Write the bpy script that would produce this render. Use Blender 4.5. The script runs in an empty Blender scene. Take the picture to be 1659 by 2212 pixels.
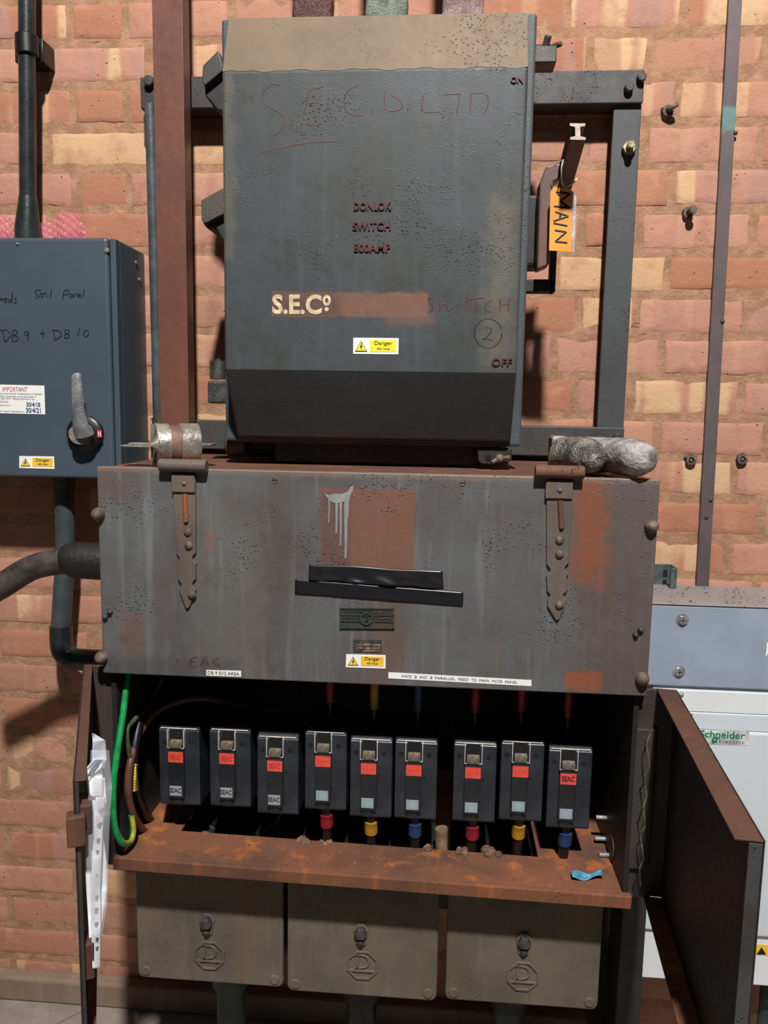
import bpy, bmesh, math, random
from mathutils import Vector, Matrix
random.seed(7)
S = bpy.context.scene
COL = S.collection
# ---------------------------------------------------------------- camera, light, exposure
H = 1.354                      # camera height above the floor
DC = 1.60                      # camera distance from the brick wall
F, CX, CY = 1700.0, 829.5, 1106.0
PITCH, YAW, ROLL = math.radians(7.5), math.radians(4.3), math.radians(0.96)
FW = Vector((-math.sin(YAW)*math.cos(PITCH), math.cos(YAW)*math.cos(PITCH), -math.sin(PITCH)))
_r = FW.cross(Vector((0, 0, 1))).normalized(); _u = _r.cross(FW)
RT = math.cos(ROLL)*_r + math.sin(ROLL)*_u
UP = -math.sin(ROLL)*_r + math.cos(ROLL)*_u
cd = bpy.data.cameras.new('camera'); cam = bpy.data.objects.new('camera', cd); COL.objects.link(cam)
cd.sensor_fit = 'VERTICAL'; cd.sensor_height = 36; cd.sensor_width = 27; cd.lens = 36*F/2212; cd.clip_start = .02
cam.matrix_world = Matrix(((RT.x, UP.x, -FW.x, 0), (RT.y, UP.y, -FW.y, -DC), (RT.z, UP.z, -FW.z, H), (0, 0, 0, 1)))
S.camera = cam
S.view_settings.view_transform = 'Standard'; S.view_settings.look = 'None'
S.view_settings.gamma = 1; S.view_settings.use_curve_mapping = False
S.view_settings.exposure = 0.0
w = bpy.data.worlds.new('room_ambient'); S.world = w; w.use_nodes = True
w.node_tree.nodes['Background'].inputs[0].default_value = (.80, .92, 1, 1)
w.node_tree.nodes['Background'].inputs[1].default_value = 0.045
def lamp(name, kind, loc, power, size, col=(1, 1, 1)):
    l = bpy.data.lights.new(name, kind); l.energy = power; l.color = col
    if kind == 'POINT': l.shadow_soft_size = size
    else: l.size = size
    o = bpy.data.objects.new(name, l); COL.objects.link(o); o.location = (loc[0], -loc[1], loc[2]+H); return o
lamp('ceiling_lamp', 'POINT', (0.26, 3.0, 3.2), 1190, .10, (1.0, .975, .95))
# ---------------------------------------------------------------- helpers
def ray(px, py): return RT*((px-CX)/F) - UP*((py-CY)/F) + FW
def P(px, py, d):              # photo pixel -> point (x, d, z) at distance d in front of the wall, z from camera height
    v = ray(px, py); t = (DC-d)/v.y
    return (v.x*t, d, v.z*t)
def lin(c):
    return tuple((x/255/12.92 if x <= 10 else ((x/255+.055)/1.055)**2.4) for x in c)+(1,)
class MB:
    def __init__(s): s.v = []; s.f = []; s.m = []
    def add(s, vs, fs, mat=0):
        n = len(s.v); s.v += [tuple(v) for v in vs]
        for f in fs: s.f.append([n+i for i in f]); s.m.append(mat)
        return s
    def hexa(s, p, mat=0):     # 8 points: bottom 4 loop, top 4 loop
        return s.add(p, [(0, 1, 2, 3), (7, 6, 5, 4), (0, 4, 5, 1), (1, 5, 6, 2), (2, 6, 7, 3), (3, 7, 4, 0)], mat)
    def box(s, x0, x1, d0, d1, z0, z1, mat=0):
        return s.hexa([(x0, d0, z0), (x1, d0, z0), (x1, d1, z0), (x0, d1, z0), (x0, d0, z1), (x1, d0, z1), (x1, d1, z1), (x0, d1, z1)], mat)
    def obox(s, O, u, n, s0, s1, n0, n1, z0, z1, mat=0):   # box along a direction u, thickness direction n (both in x,d)
        q = lambda a, b, z: (O[0]+u[0]*a+n[0]*b, O[1]+u[1]*a+n[1]*b, z)
        return s.hexa([q(s0, n0, z0), q(s1, n0, z0), q(s1, n1, z0), q(s0, n1, z0), q(s0, n0, z1), q(s1, n0, z1), q(s1, n1, z1), q(s0, n1, z1)], mat)
    def prism(s, poly, d0, d1, mat=0):       # polygon in x,z extruded in d
        n = len(poly)
        vs = [(x, d0, z) for x, z in poly]+[(x, d1, z) for x, z in poly]
        fs = [list(range(n)), list(range(2*n-1, n-1, -1))]+[(i, (i+1) % n, n+(i+1) % n, n+i) for i in range(n)]
        return s.add(vs, fs, mat)
    def profx(s, poly, x0, x1, mat=0):       # polygon in d,z extruded in x
        n = len(poly)
        vs = [(x0, d, z) for d, z in poly]+[(x1, d, z) for d, z in poly]
        fs = [list(range(n)), list(range(2*n-1, n-1, -1))]+[(i, (i+1) % n, n+(i+1) % n, n+i) for i in range(n)]
        return s.add(vs, fs, mat)
    def tube(s, path, r, n=12, mat=0, cap=True, flat=1.0, matfn=None):
        path = [Vector(p) for p in path]; k = len(path)
        rr = r if isinstance(r, (list, tuple)) else [r]*k
        T = [(path[min(i+1, k-1)]-path[max(i-1, 0)]).normalized() for i in range(k)]
        a = Vector((0, 1, 0)) if abs(T[0].y) < .9 else Vector((1, 0, 0))
        N = (a-T[0]*a.dot(T[0])).normalized(); vs = []
        for i in range(k):
            N = (N-T[i]*N.dot(T[i]))
            N = N.normalized() if N.length > 1e-6 else Vector((0, 0, 1))
            B = T[i].cross(N)
            for j in range(n):
                t = 2*math.pi*j/n
                vs.append(path[i]+N*(math.cos(t)*rr[i]*flat)+B*(math.sin(t)*rr[i]))
        base = len(s.v); s.v += [tuple(v) for v in vs]
        for i in range(k-1):
            for j in range(n):
                s.f.append([base+i*n+j, base+i*n+(j+1) % n, base+(i+1)*n+(j+1) % n, base+(i+1)*n+j]); s.m.append(matfn(i, j) if matfn else mat)
        if cap:
            s.f.append([base+j for j in range(n)]); s.m.append(mat)
            s.f.append([base+(k-1)*n+j for j in range(n)]); s.m.append(mat)
        return s
    def cyl(s, p, q, r, n=20, r2=None, mat=0): return s.tube([p, q], [r, r if r2 is None else r2], n, mat)
    def dome(s, c, r, h, n=16, mat=0):       # domed head facing the camera, base centre c
        x, d, z = c; path = []; rad = []
        for k in range(6):
            t = math.pi/2*k/5
            path.append((x, d+h*math.sin(t)+1e-5*k, z)); rad.append(max(r*math.cos(t), r*.04))
        return s.tube(path, rad, n, mat)
    def ball(s, c, r, mat=0, n=8, sq=(1, 1, 1)):
        vs = []; fs = []
        for i in range(1, n):
            for j in range(n*2):
                a = math.pi*i/n; b = math.pi*j/n
                vs.append((c[0]+sq[0]*r*math.sin(a)*math.cos(b), c[1]+sq[1]*r*math.sin(a)*math.sin(b), c[2]+sq[2]*r*math.cos(a)))
        m = n*2
        for i in range(n-2):
            for j in range(m): fs.append((i*m+j, i*m+(j+1) % m, (i+1)*m+(j+1) % m, (i+1)*m+j))
        fs.append(list(range(m))); fs.append(list(range((n-2)*m, (n-1)*m)))
        return s.add(vs, fs, mat)
    def grid(s, fn, nu, nv, mat=0):
        vs = [fn(i/nu, j/nv) for i in range(nu+1) for j in range(nv+1)]
        fs = [(i*(nv+1)+j, (i+1)*(nv+1)+j, (i+1)*(nv+1)+j+1, i*(nv+1)+j+1) for i in range(nu) for j in range(nv)]
        return s.add(vs, fs, mat)
    def build(s, name, mats, parent=None, bevel=0, smooth=False, label=None, solid=0, seg=2):
        if not isinstance(mats, (list, tuple)): mats = [mats]
        base = root_loc(parent)
        me = bpy.data.meshes.new(name)
        me.from_pydata([(x-base.x, -d-base.y, z+H-base.z) for x, d, z in s.v], [], s.f)
        for m in mats: me.materials.append(m)
        for p, mi in zip(me.polygons, s.m): p.material_index = mi
        bm = bmesh.new(); bm.from_mesh(me); bmesh.ops.recalc_face_normals(bm, faces=bm.faces); bm.to_mesh(me); bm.free()
        if smooth:
            me.shade_smooth(); me.set_sharp_from_angle(angle=math.radians(42))
        o = bpy.data.objects.new(name, me); COL.objects.link(o)
        if parent: o.parent = parent
        if bevel:
            b = o.modifiers.new('bevel', 'BEVEL'); b.width = bevel; b.segments = seg; b.limit_method = 'ANGLE'; b.angle_limit = math.radians(40)
        if solid:
            b = o.modifiers.new('solid', 'SOLIDIFY'); b.thickness = solid; b.offset = 0
        if label: o['label'] = label
        return o
def root_loc(p):
    v = Vector((0, 0, 0))
    while p: v += p.location; p = p.parent
    return v
def tag(o, label, cat, group=None, kind=None):
    o['label'] = label; o['category'] = cat
    if group: o['group'] = group
    if kind: o['kind'] = kind
    return o
def thing(name, at, label, cat, group=None):
    o = bpy.data.objects.new(name, None); COL.objects.link(o); o.empty_display_size = .03
    o.location = (at[0], -at[1], at[2]+H); return tag(o, label, cat, group)
def struct(o): o['kind'] = 'structure'; return o
def smoothpath(pts, k=6):
    pts = [Vector(p) for p in pts]; out = []
    for i in range(len(pts)-1):
        p0, p1, p2, p3 = pts[max(i-1, 0)], pts[i], pts[i+1], pts[min(i+2, len(pts)-1)]
        for j in range(k):
            t = j/k
            out.append(.5*((2*p1)+(p2-p0)*t+(2*p0-5*p1+4*p2-p3)*t*t+(3*p1-p0-3*p2+p3)*t**3))
    return out+[pts[-1]]
def pixpath(l, k=6):
    out = []
    for x, y, d in l:
        while P(x, y, d)[0] < -.499 and d < .47: d += .004
        out.append(P(x, y, d))
    return smoothpath(out, k)
def strokes(name, polys, org, sc, d, mat, parent, r=.0012, sm=True):
    mb = MB()
    for pl in polys:
        pts = [P(org[0]+x/sc, org[1]+y/sc, d) for x, y in pl]
        if sm and len(pts) > 2: pts = smoothpath(pts, 4)
        mb.tube(pts, r, 6, flat=.35)
    return mb.build(name, mat, parent)
def text(name, s, rect, d, mat, parent, ext=.0004, bold=0, turn=0, space=1.0, label=None):
    """lettering fitted to a photo rectangle on the plane d"""
    x0, y0, x1, y1 = rect; ym, xm = (y0+y1)/2, (x0+x1)/2
    a, b = Vector(P(x0, ym, d)), Vector(P(x1, ym, d)); c, e = Vector(P(xm, y0, d)), Vector(P(xm, y1, d))
    W, Hh = (b-a).length, (c-e).length; cx, cz = (a.x+b.x)/2, (c.z+e.z)/2
    cu = bpy.data.curves.new(name, 'FONT'); cu.body = s; cu.size = 1; cu.offset = bold; cu.space_character = space; cu.resolution_u = 3
    cu.extrude = .5
    t = bpy.data.objects.new(name, cu); COL.objects.link(t)
    dg = bpy.context.evaluated_depsgraph_get(); me = bpy.data.meshes.new_from_object(t.evaluated_get(dg))
    bpy.data.objects.remove(t)
    xs = [v.co.x for v in me.vertices]; ys = [v.co.y for v in me.vertices]
    lx, hx, ly, hy = min(xs), max(xs), min(ys), max(ys)
    base = root_loc(parent); tw, th = (Hh, W) if turn else (W, Hh)
    for v in me.vertices:
        u = ((v.co.x-lx)/(hx-lx)-.5)*tw; q = ((v.co.y-ly)/(hy-ly)-.5)*th
        if turn: u, q = q, -u
        v.co = (cx+u-base.x, -(d+(v.co.z+.5)*ext)-base.y, cz+q+H-base.z)
    me.materials.clear(); me.materials.append(mat)
    o = bpy.data.objects.new(name, me); COL.objects.link(o); o.parent = parent
    if label: o['label'] = label
    return o
def plate(name, rect, d, mat, parent, th=.0008, bevel=0, label=None):
    """thin rectangular plate whose corners are four photo points on plane d"""
    if len(rect) == 4: x0, y0, x1, y1 = rect; pts = [(x0, y0), (x1, y0), (x1, y1), (x0, y1)]
    else: pts = [(rect[i], rect[i+1]) for i in range(0, 8, 2)]
    q = [P(x, y, d) for x, y in pts]
    if len(rect) == 4:
        xa = (q[0][0]+q[3][0])/2; xb = (q[1][0]+q[2][0])/2; za = (q[2][2]+q[3][2])/2; zb = (q[0][2]+q[1][2])/2
        poly = [(xa, zb), (xb, zb), (xb, za), (xa, za)]
    else: poly = [(p[0], p[2]) for p in q]
    return MB().prism(poly, d, d+th).build(name, mat, parent, bevel=bevel, label=label)
def copy_tree(o, parent=None):
    c = o.copy(); COL.objects.link(c)
    if parent: c.parent = parent
    for ch in [k for k in o.children]: copy_tree(ch, c)
    return c
# ---------------------------------------------------------------- materials
class G:
    def __init__(s, name, rough=.6, metal=0.0, spec=.5):
        s.mat = bpy.data.materials.new(name); s.mat.use_nodes = True; s.t = s.mat.node_tree
        s.b = s.t.nodes['Principled BSDF']; s.b.inputs['Roughness'].default_value = rough
        s.b.inputs['Metallic'].default_value = metal; s.b.inputs['Specular IOR Level'].default_value = spec
        s._pos = None
    def put(s, sock, v):
        if hasattr(v, 'is_output'): s.t.links.new(v, sock)
        else: sock.default_value = v
    def pos(s):
        if s._pos is None: s._pos = s.t.nodes.new('ShaderNodeNewGeometry').outputs['Position']
        return s._pos
    def obj(s): return s.t.nodes.new('ShaderNodeTexCoord').outputs['Object']
    def math(s, op, a, b=0.0, c=0.0, clamp=False):
        n = s.t.nodes.new('ShaderNodeMath'); n.operation = op; n.use_clamp = clamp
        for i, v in enumerate((a, b, c)): s.put(n.inputs[i], v)
        return n.outputs[0]
    def scale(s, vec, v3):
        n = s.t.nodes.new('ShaderNodeVectorMath'); n.operation = 'MULTIPLY'; s.put(n.inputs[0], vec); n.inputs[1].default_value = v3
        return n.outputs[0]
    def noise(s, vec, sc, detail=4, rough=.55, dist=0):
        n = s.t.nodes.new('ShaderNodeTexNoise'); s.put(n.inputs['Vector'], vec); n.inputs['Scale'].default_value = sc
        n.inputs['Detail'].default_value = detail; n.inputs['Roughness'].default_value = rough; n.inputs['Distortion'].default_value = dist
        return n.outputs[0]
    def voro(s, vec, sc):
        n = s.t.nodes.new('ShaderNodeTexVoronoi'); s.put(n.inputs['Vector'], vec); n.inputs['Scale'].default_value = sc
        return n.outputs['Distance']
    def sm(s, x, lo, hi):
        n = s.t.nodes.new('ShaderNodeMapRange'); n.interpolation_type = 'SMOOTHSTEP'
        s.put(n.inputs[0], x); n.inputs[1].default_value = lo; n.inputs[2].default_value = hi
        return n.outputs[0]
    def mix(s, f, a, b):
        n = s.t.nodes.new('ShaderNodeMix'); n.data_type = 'RGBA'
        s.put(n.inputs[0], f)
        s.put(n.inputs[6], lin(a) if isinstance(a, tuple) else a); s.put(n.inputs[7], lin(b) if isinstance(b, tuple) else b)
        return n.outputs[2]
    def sep(s, vec):
        n = s.t.nodes.new('ShaderNodeSeparateXYZ'); s.put(n.inputs[0], vec); return n.outputs
    def col(s, v): s.put(s.b.inputs['Base Color'], lin(v) if isinstance(v, tuple) else v)
    def bump(s, h, dist=.002, st=1.0):
        n = s.t.nodes.new('ShaderNodeBump'); n.inputs['Distance'].default_value = dist; n.inputs['Strength'].default_value = st
        s.put(n.inputs['Height'], h); s.t.links.new(n.outputs[0], s.b.inputs['Normal'])
    def rough(s, v): s.put(s.b.inputs['Roughness'], v)
def plain(name, c, rough=.5, metal=0.0, var=.25, sc=40, bump=.0, spec=.5):
    g = G(name, rough, metal, spec); v = g.obj()
    n = g.noise(v, sc, 3)
    dark = tuple(x*(1-var) for x in c)
    g.col(g.mix(g.sm(n, .35, .7), dark, c))
    if bump: g.bump(g.noise(v, sc*6, 3), bump)
    return g.mat
def weathered(name, c1, c2, rust, rust_amt=.5, streak=.5, speck=.5, patches=(), rough=.55, metal=0.0, local=False, fine=260, spkmask=None, spec=.5, speccol=(18, 16, 16)):
    """painted steel: two paint tones, vertical run streaks, rust blotches, dirt blisters and stain patches of their own shape"""
    g = G(name, rough, metal, spec); v = g.obj() if local else g.pos()
    big = g.noise(v, 7, 5, .6)
    st = g.noise(g.scale(v, (55, 55, 4.0)), 1, 4, .6)
    c = g.mix(g.sm(big, .38, .66), c1, c2)
    lighter = tuple(min(255, x*1.35+8) for x in c1)
    c = g.mix(g.math('MULTIPLY', g.sm(st, .50, .78), streak), c, lighter)
    st2 = g.noise(g.scale(v, (18, 18, 1.6)), 1.0, 5, .6)
    c = g.mix(g.math('MULTIPLY', g.sm(st2, .52, .72), min(1, rust_amt)), c, rust)
    blo = g.noise(v, 16, 7, .65)
    c = g.mix(g.math('MULTIPLY', g.sm(blo, .60, .72), rust_amt), c, tuple(x*.8 for x in rust))
    if patches:
        xyz = g.sep(v); jn = g.noise(v, 38, 5, .6); jn2 = g.noise(v, 45, 5, .6, 1.0)
        for (x0, x1, z0, z1, pc, soft, jit, op) in patches:
            x = g.math('ADD', xyz[0], g.math('MULTIPLY', g.math('SUBTRACT', jn, .5), jit))
            z = g.math('ADD', xyz[2], g.math('MULTIPLY', g.math('SUBTRACT', jn2, .5), jit))
            m = g.math('MULTIPLY', g.math('MULTIPLY', g.sm(x, x0-soft, x0+soft), g.sm(x, x1+soft, x1-soft)),
                       g.math('MULTIPLY', g.sm(z, z0+H-soft, z0+H+soft), g.sm(z, z1+H+soft, z1+H-soft)))
            grain = g.sm(g.noise(v, 70, 5, .65), .2, .62)
            c = g.mix(g.math('MULTIPLY', m, g.math('MULTIPLY', g.math('MULTIPLY_ADD', grain, .45, .55), op)), c, pc)
    wob = g.noise(v, 300, 2); where = g.sm(g.noise(v, 9, 4, .6), .47, .66)
    vd = g.math('ADD', g.voro(v, 190), g.math('MULTIPLY', g.math('SUBTRACT', wob, .5), .5))
    sp = g.math('MULTIPLY', g.sm(vd, .30, .12), where)
    if spkmask:
        xyz = g.sep(v); x0, x1, z0, z1 = spkmask
        sp = g.math('MULTIPLY', sp, g.math('MULTIPLY', g.math('MULTIPLY', g.sm(xyz[0], x0-.05, x0+.05), g.sm(xyz[0], x1+.05, x1-.05)),
                                           g.math('MULTIPLY', g.sm(xyz[2], z0+H-.05, z0+H+.05), g.sm(xyz[2], z1+H+.05, z1+H-.05))))
    c = g.mix(g.math('MULTIPLY', sp, .75*min(1, speck)), c, speccol)
    g.col(c)
    fi = g.noise(v, fine*1.6, 3, .6)
    g.rough(g.math('MULTIPLY_ADD', g.noise(v, 60, 3), .35, rough-.18))
    h = g.math('ADD', g.math('MULTIPLY', fi, .22), g.math('MULTIPLY', sp, 1.6*speck))
    g.bump(g.math('ADD', h, g.math('MULTIPLY', blo, .5)), .0014, .75)
    return g.mat
def pr(px0, py0, px1, py1, d, col, soft=.006, jit=.02, op=.9):     # photo rectangle -> stain patch in wall coordinates
    a, b = P(px0, py0, d), P(px1, py1, d); c, e = P(px1, py0, d), P(px0, py1, d)
    return ((a[0]+e[0])/2, (b[0]+c[0])/2, (b[2]+e[2])/2, (a[2]+c[2])/2, col, soft, jit, op)
DS, DF = .38, .452             # front planes of the switch lid and of the fuse box cover
M_switch = weathered('switch_paint', (63, 69, 72), (58, 61, 60), (78, 69, 59), .35, .22, .8,
    [pr(478, 160, 506, 560, DS, (90, 87, 77), .006, .03, .7), pr(588, 632, 925, 684, DS, (122, 84, 68), .003, .012, .95),
     pr(588, 634, 735, 682, DS, (78, 60, 55), .012, .03, .8), pr(835, 670, 935, 704, DS, (112, 84, 72), .008, .02, .7),
     pr(1050, 420, 1105, 800, DS, (108, 100, 86), .02, .06, .6)], .5, spkmask=(-.36, .12, .22, .49))
M_tan = weathered('tan_paint', (114, 94, 71), (104, 86, 66), (90, 68, 50), .15, .1, .8, (), .6)
M_flange = weathered('flange_paint', (70, 77, 81), (63, 69, 72), (110, 95, 80), .25, .2, .6)
M_cover = weathered('cover_paint', (92, 94, 95), (84, 78, 75), (98, 78, 68), .75, .5, 1.0,
    [pr(1238, 1040, 1440, 1520, DF, (86, 71, 66), .03, .08, .75), pr(1238, 1036, 1312, 1260, DF, (134, 74, 48), .02, .07, .85),
     pr(1222, 1452, 1300, 1492, DF, (138, 76, 46), .006, .02, .9), pr(693, 1056, 896, 1228, DF, (120, 80, 64), .0025, .008, .95),
     pr(693, 1066, 756, 1228, DF, (84, 68, 64), .006, .014, .7), pr(262, 1326, 312, 1412, DF, (108, 82, 72), .008, .02, .7),
     pr(444, 1150, 466, 1180, DF, (138, 80, 62), .005, .02, .8), pr(200, 1016, 300, 1090, DF, (92, 76, 70), .02, .06, .7), pr(195, 1010, 1440, 1032, DF, (124, 106, 90), .003, .012, .7), pr(560, 1030, 640, 1500, DF, (78, 66, 62), .03, .05, .5), pr(420, 1100, 560, 1480, DF, (104, 102, 96), .03, .08, .5),
     pr(204, 1420, 520, 1480, DF, (66, 63, 64), .012, .03, .6)], .55, spkmask=(-.55, .33, -.33, -.09))
M_rust = weathered('rust', (104, 68, 52), (88, 58, 46), (158, 90, 44), .8, .1, .8, (), .8)
M_rust_or = weathered('rust_orange', (122, 76, 52), (92, 62, 48), (182, 104, 42), .9, .1, .6, (), .85)
M_dark = weathered('dark_steel', (40, 38, 38), (30, 29, 30), (64, 48, 42), .4, .1, .4, (), .6)
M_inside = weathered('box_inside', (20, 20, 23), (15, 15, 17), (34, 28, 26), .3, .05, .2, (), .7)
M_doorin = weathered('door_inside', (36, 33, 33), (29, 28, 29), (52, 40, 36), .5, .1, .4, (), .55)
M_jamb = weathered('jamb', (62, 56, 50), (52, 46, 42), (92, 66, 52), .5, .2, .3, (), .6)
M_rim = weathered('door_rim', (88, 58, 46), (74, 50, 42), (128, 80, 52), .5, .1, .3, (), .65)
M_frame = weathered('frame_paint', (66, 70, 71), (58, 60, 60), (70, 58, 50), .3, .1, .6)
M_frame_d = weathered('frame_dirty', (64, 65, 64), (48, 44, 42), (66, 50, 42), .8, .1, 1.0)
M_lug = weathered('lug_dirty', (72, 68, 62), (54, 50, 46), (86, 72, 58), .5, .1, .9)
M_hinge = weathered('strap_hinge', (104, 92, 80), (82, 76, 72), (116, 90, 70), .6, .2, .4, (), .6)
M_bolt = plain('bolt_head', (118, 100, 84), .55, .0, .35, 90, .001)
M_boltd = plain('bolt_dark', (78, 78, 76), .5, .2, .35, 90, .001)
M_zinc = plain('zinc_bolt', (190, 175, 140), .4, .5, .4, 120, .001)
M_trunk = weathered('trunking_brown', (110, 69, 56), (102, 64, 55), (104, 82, 74), .4, .1, .1, (), .42, fine=60)
M_conduit = plain('conduit_slate', (80, 88, 90), .38, .0, .25, 30, .0006)
M_conduit_b = plain('conduit_dark', (42, 50, 50), .3, .0, .25, 30, .0004)
M_condblue = plain('conduit_blue_grey', (68, 78, 80), .45, .0, .15, 30, .0004)
M_db = plain('blue_grey_enamel', (70, 81, 91), .42, .0, .06, 6, .0)
M_black = plain('black_plastic', (22, 22, 24), .4)
M_blackrub = plain('black_rubber', (34, 33, 30), .55, 0, .3, 30, .001)
M_brk = plain('breaker_moulding', (46, 50, 58), .38, 0, .25, 26, .0003)
M_brk2 = plain('breaker_cover', (34, 37, 42), .34, 0, .25, 26, .0003)
M_edgeglint = plain('painted_edge_glint', (232, 228, 218), .3)  # near-white colour painted in for the specular gleam on the breaker edges
M_toggle = plain('toggle_dust', (128, 114, 98), .8, 0, .35, 160, .001)
M_red = plain('red_label', (232, 82, 66), .5, 0, .08, 50)
M_greylab = plain('grey_label', (150, 170, 176), .45, 0, .1, 60)
M_white = plain('white_label', (240, 240, 236), .45, 0, .03, 10)
M_yel = plain('sign_yellow', (248, 226, 62), .45, 0, .04, 10)
M_amb = plain('sign_amber', (240, 196, 60), .45, 0, .04, 10)
M_ink = plain('black_ink', (20, 20, 22), .5)
M_marker = plain('marker_brown', (96, 46, 44), .6)
M_rawred = plain('raised_letter', (92, 40, 38), .5, 0, .35, 90)
M_cream = plain('cream_paint', (232, 212, 170), .6, 0, .2, 120)
M_redtxt = plain('red_print', (200, 70, 66), .5)
M_blueink = plain('blue_ink', (40, 50, 120), .5)
M_tape = plain('pvc_tape', (30, 30, 34), .28, 0, .1, 40)
M_drip = plain('grey_paint_drip', (150, 154, 150), .5, 0, .1, 60)
M_alu = plain('cast_metal', (158, 158, 158), .38, .25, .25, 60, .001)
M_galv = plain('galvanised', (168, 180, 200), .36, .25, .06, 14, .0)
M_galvtop = weathered('galvanised_dusty', (150, 142, 140), (138, 132, 130), (128, 112, 104), .2, .0, .5, (), .5)
M_pan = plain('panel_white', (206, 214, 220), .35, 0, .02, 8)
M_panw = plain('panel_strip_white', (226, 230, 232), .4, 0, .03, 20)
M_green = plain('print_green', (24, 140, 96), .5)
M_greyprint = plain('print_grey', (110, 116, 120), .5)
M_box = weathered('cast_box_paint', (104, 96, 82), (86, 81, 72), (106, 84, 64), .6, .15, .3, (), .7, spec=.25)
M_boxup = M_box
M_porc = plain('dusty_porcelain', (176, 172, 168), .5, 0, .45, 34, .003)
M_foil = plain('crinkled_foil', (176, 170, 160), .3, .55, .4, 60, .006)
M_fuse = plain('fuse_tinned_metal', (182, 174, 160), .38, .5, .3, 30, .001)
M_fuseb = plain('fuse_ceramic_brown', (128, 96, 82), .55, 0, .2, 40)
M_tagy = plain('amber_tag', (250, 164, 70), .35, 0, .12, 14)
M_tagclear = plain('tag_clear_edge', (214, 196, 196), .2)
M_string = plain('white_string', (225, 220, 214), .6)
M_handle = weathered('handle_brown', (112, 80, 72), (96, 72, 66), (120, 84, 70), .3, .05, .3, (), .45)
M_handle_end = plain('handle_worn_end', (182, 164, 146), .55, 0, .2, 60)
M_strap = weathered('strap_paint', (94, 82, 84), (80, 72, 74), (84, 66, 62), .4, .1, .2,
    [(.47, .56, .52, .565, (92, 132, 128), .006, .03, .9)], .5)
M_redsl = plain('red_sleeve', (168, 30, 52), .45); M_yelsl = plain('yellow_sleeve', (206, 150, 40), .45); M_blusl = plain('blue_sleeve', (40, 72, 130), .45)
M_cabblk = plain('cable_black', (24, 24, 27), .4); M_cabbrn = plain('cable_brown', (104, 66, 54), .42, 0, .15, 30)
M_egreen = plain('earth_green', (20, 160, 84), .4); M_eyel = plain('earth_yellow', (216, 190, 60), .4)
M_eyeld = plain('earth_yellow_dusty', (120, 112, 62), .5); M_egrd = plain('earth_green_dusty', (78, 96, 58), .5)
M_sheet = plain('paper_white', (248, 249, 252), .6, 0, .03, 30)
M_paperblue = plain('paper_blue_print', (70, 150, 200), .5)
M_tan_post = plain('fibre_post', (150, 122, 92), .7, 0, .25, 60, .001)
M_teal = plain('teal_cable_armour', (52, 74, 68), .5, 0, .3, 40, .001)
M_brass = weathered('nameplate_metal', (60, 66, 62), (48, 52, 50), (88, 78, 64), .5, .1, .2, (), .4)
M_rating = plain('rating_plate', (150, 128, 110), .5, 0, .3, 80)
M_hole = plain('dark_hole', (14, 12, 12), .9)
M_plug = plain('wall_plug_grey', (140, 118, 110), .6, 0, .4, 120, .002)
M_scrap = plain('blue_scrap', (84, 160, 196), .5, 0, .25, 90)
M_dirt = plain('dirt_crumb', (140, 108, 84), .9, 0, .4, 60)
def clear(name, c, alpha, rough=.15):
    g = G(name, rough); g.col(c); g.b.inputs['Alpha'].default_value = alpha; return g.mat
M_clear = clear('clear_plastic', (240, 242, 248), .14)
M_bubble = clear('pink_bubble_film', (226, 128, 146), .55, .1)
M_win = clear('indicator_red', (220, 50, 40), 1.0, .2)

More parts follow.
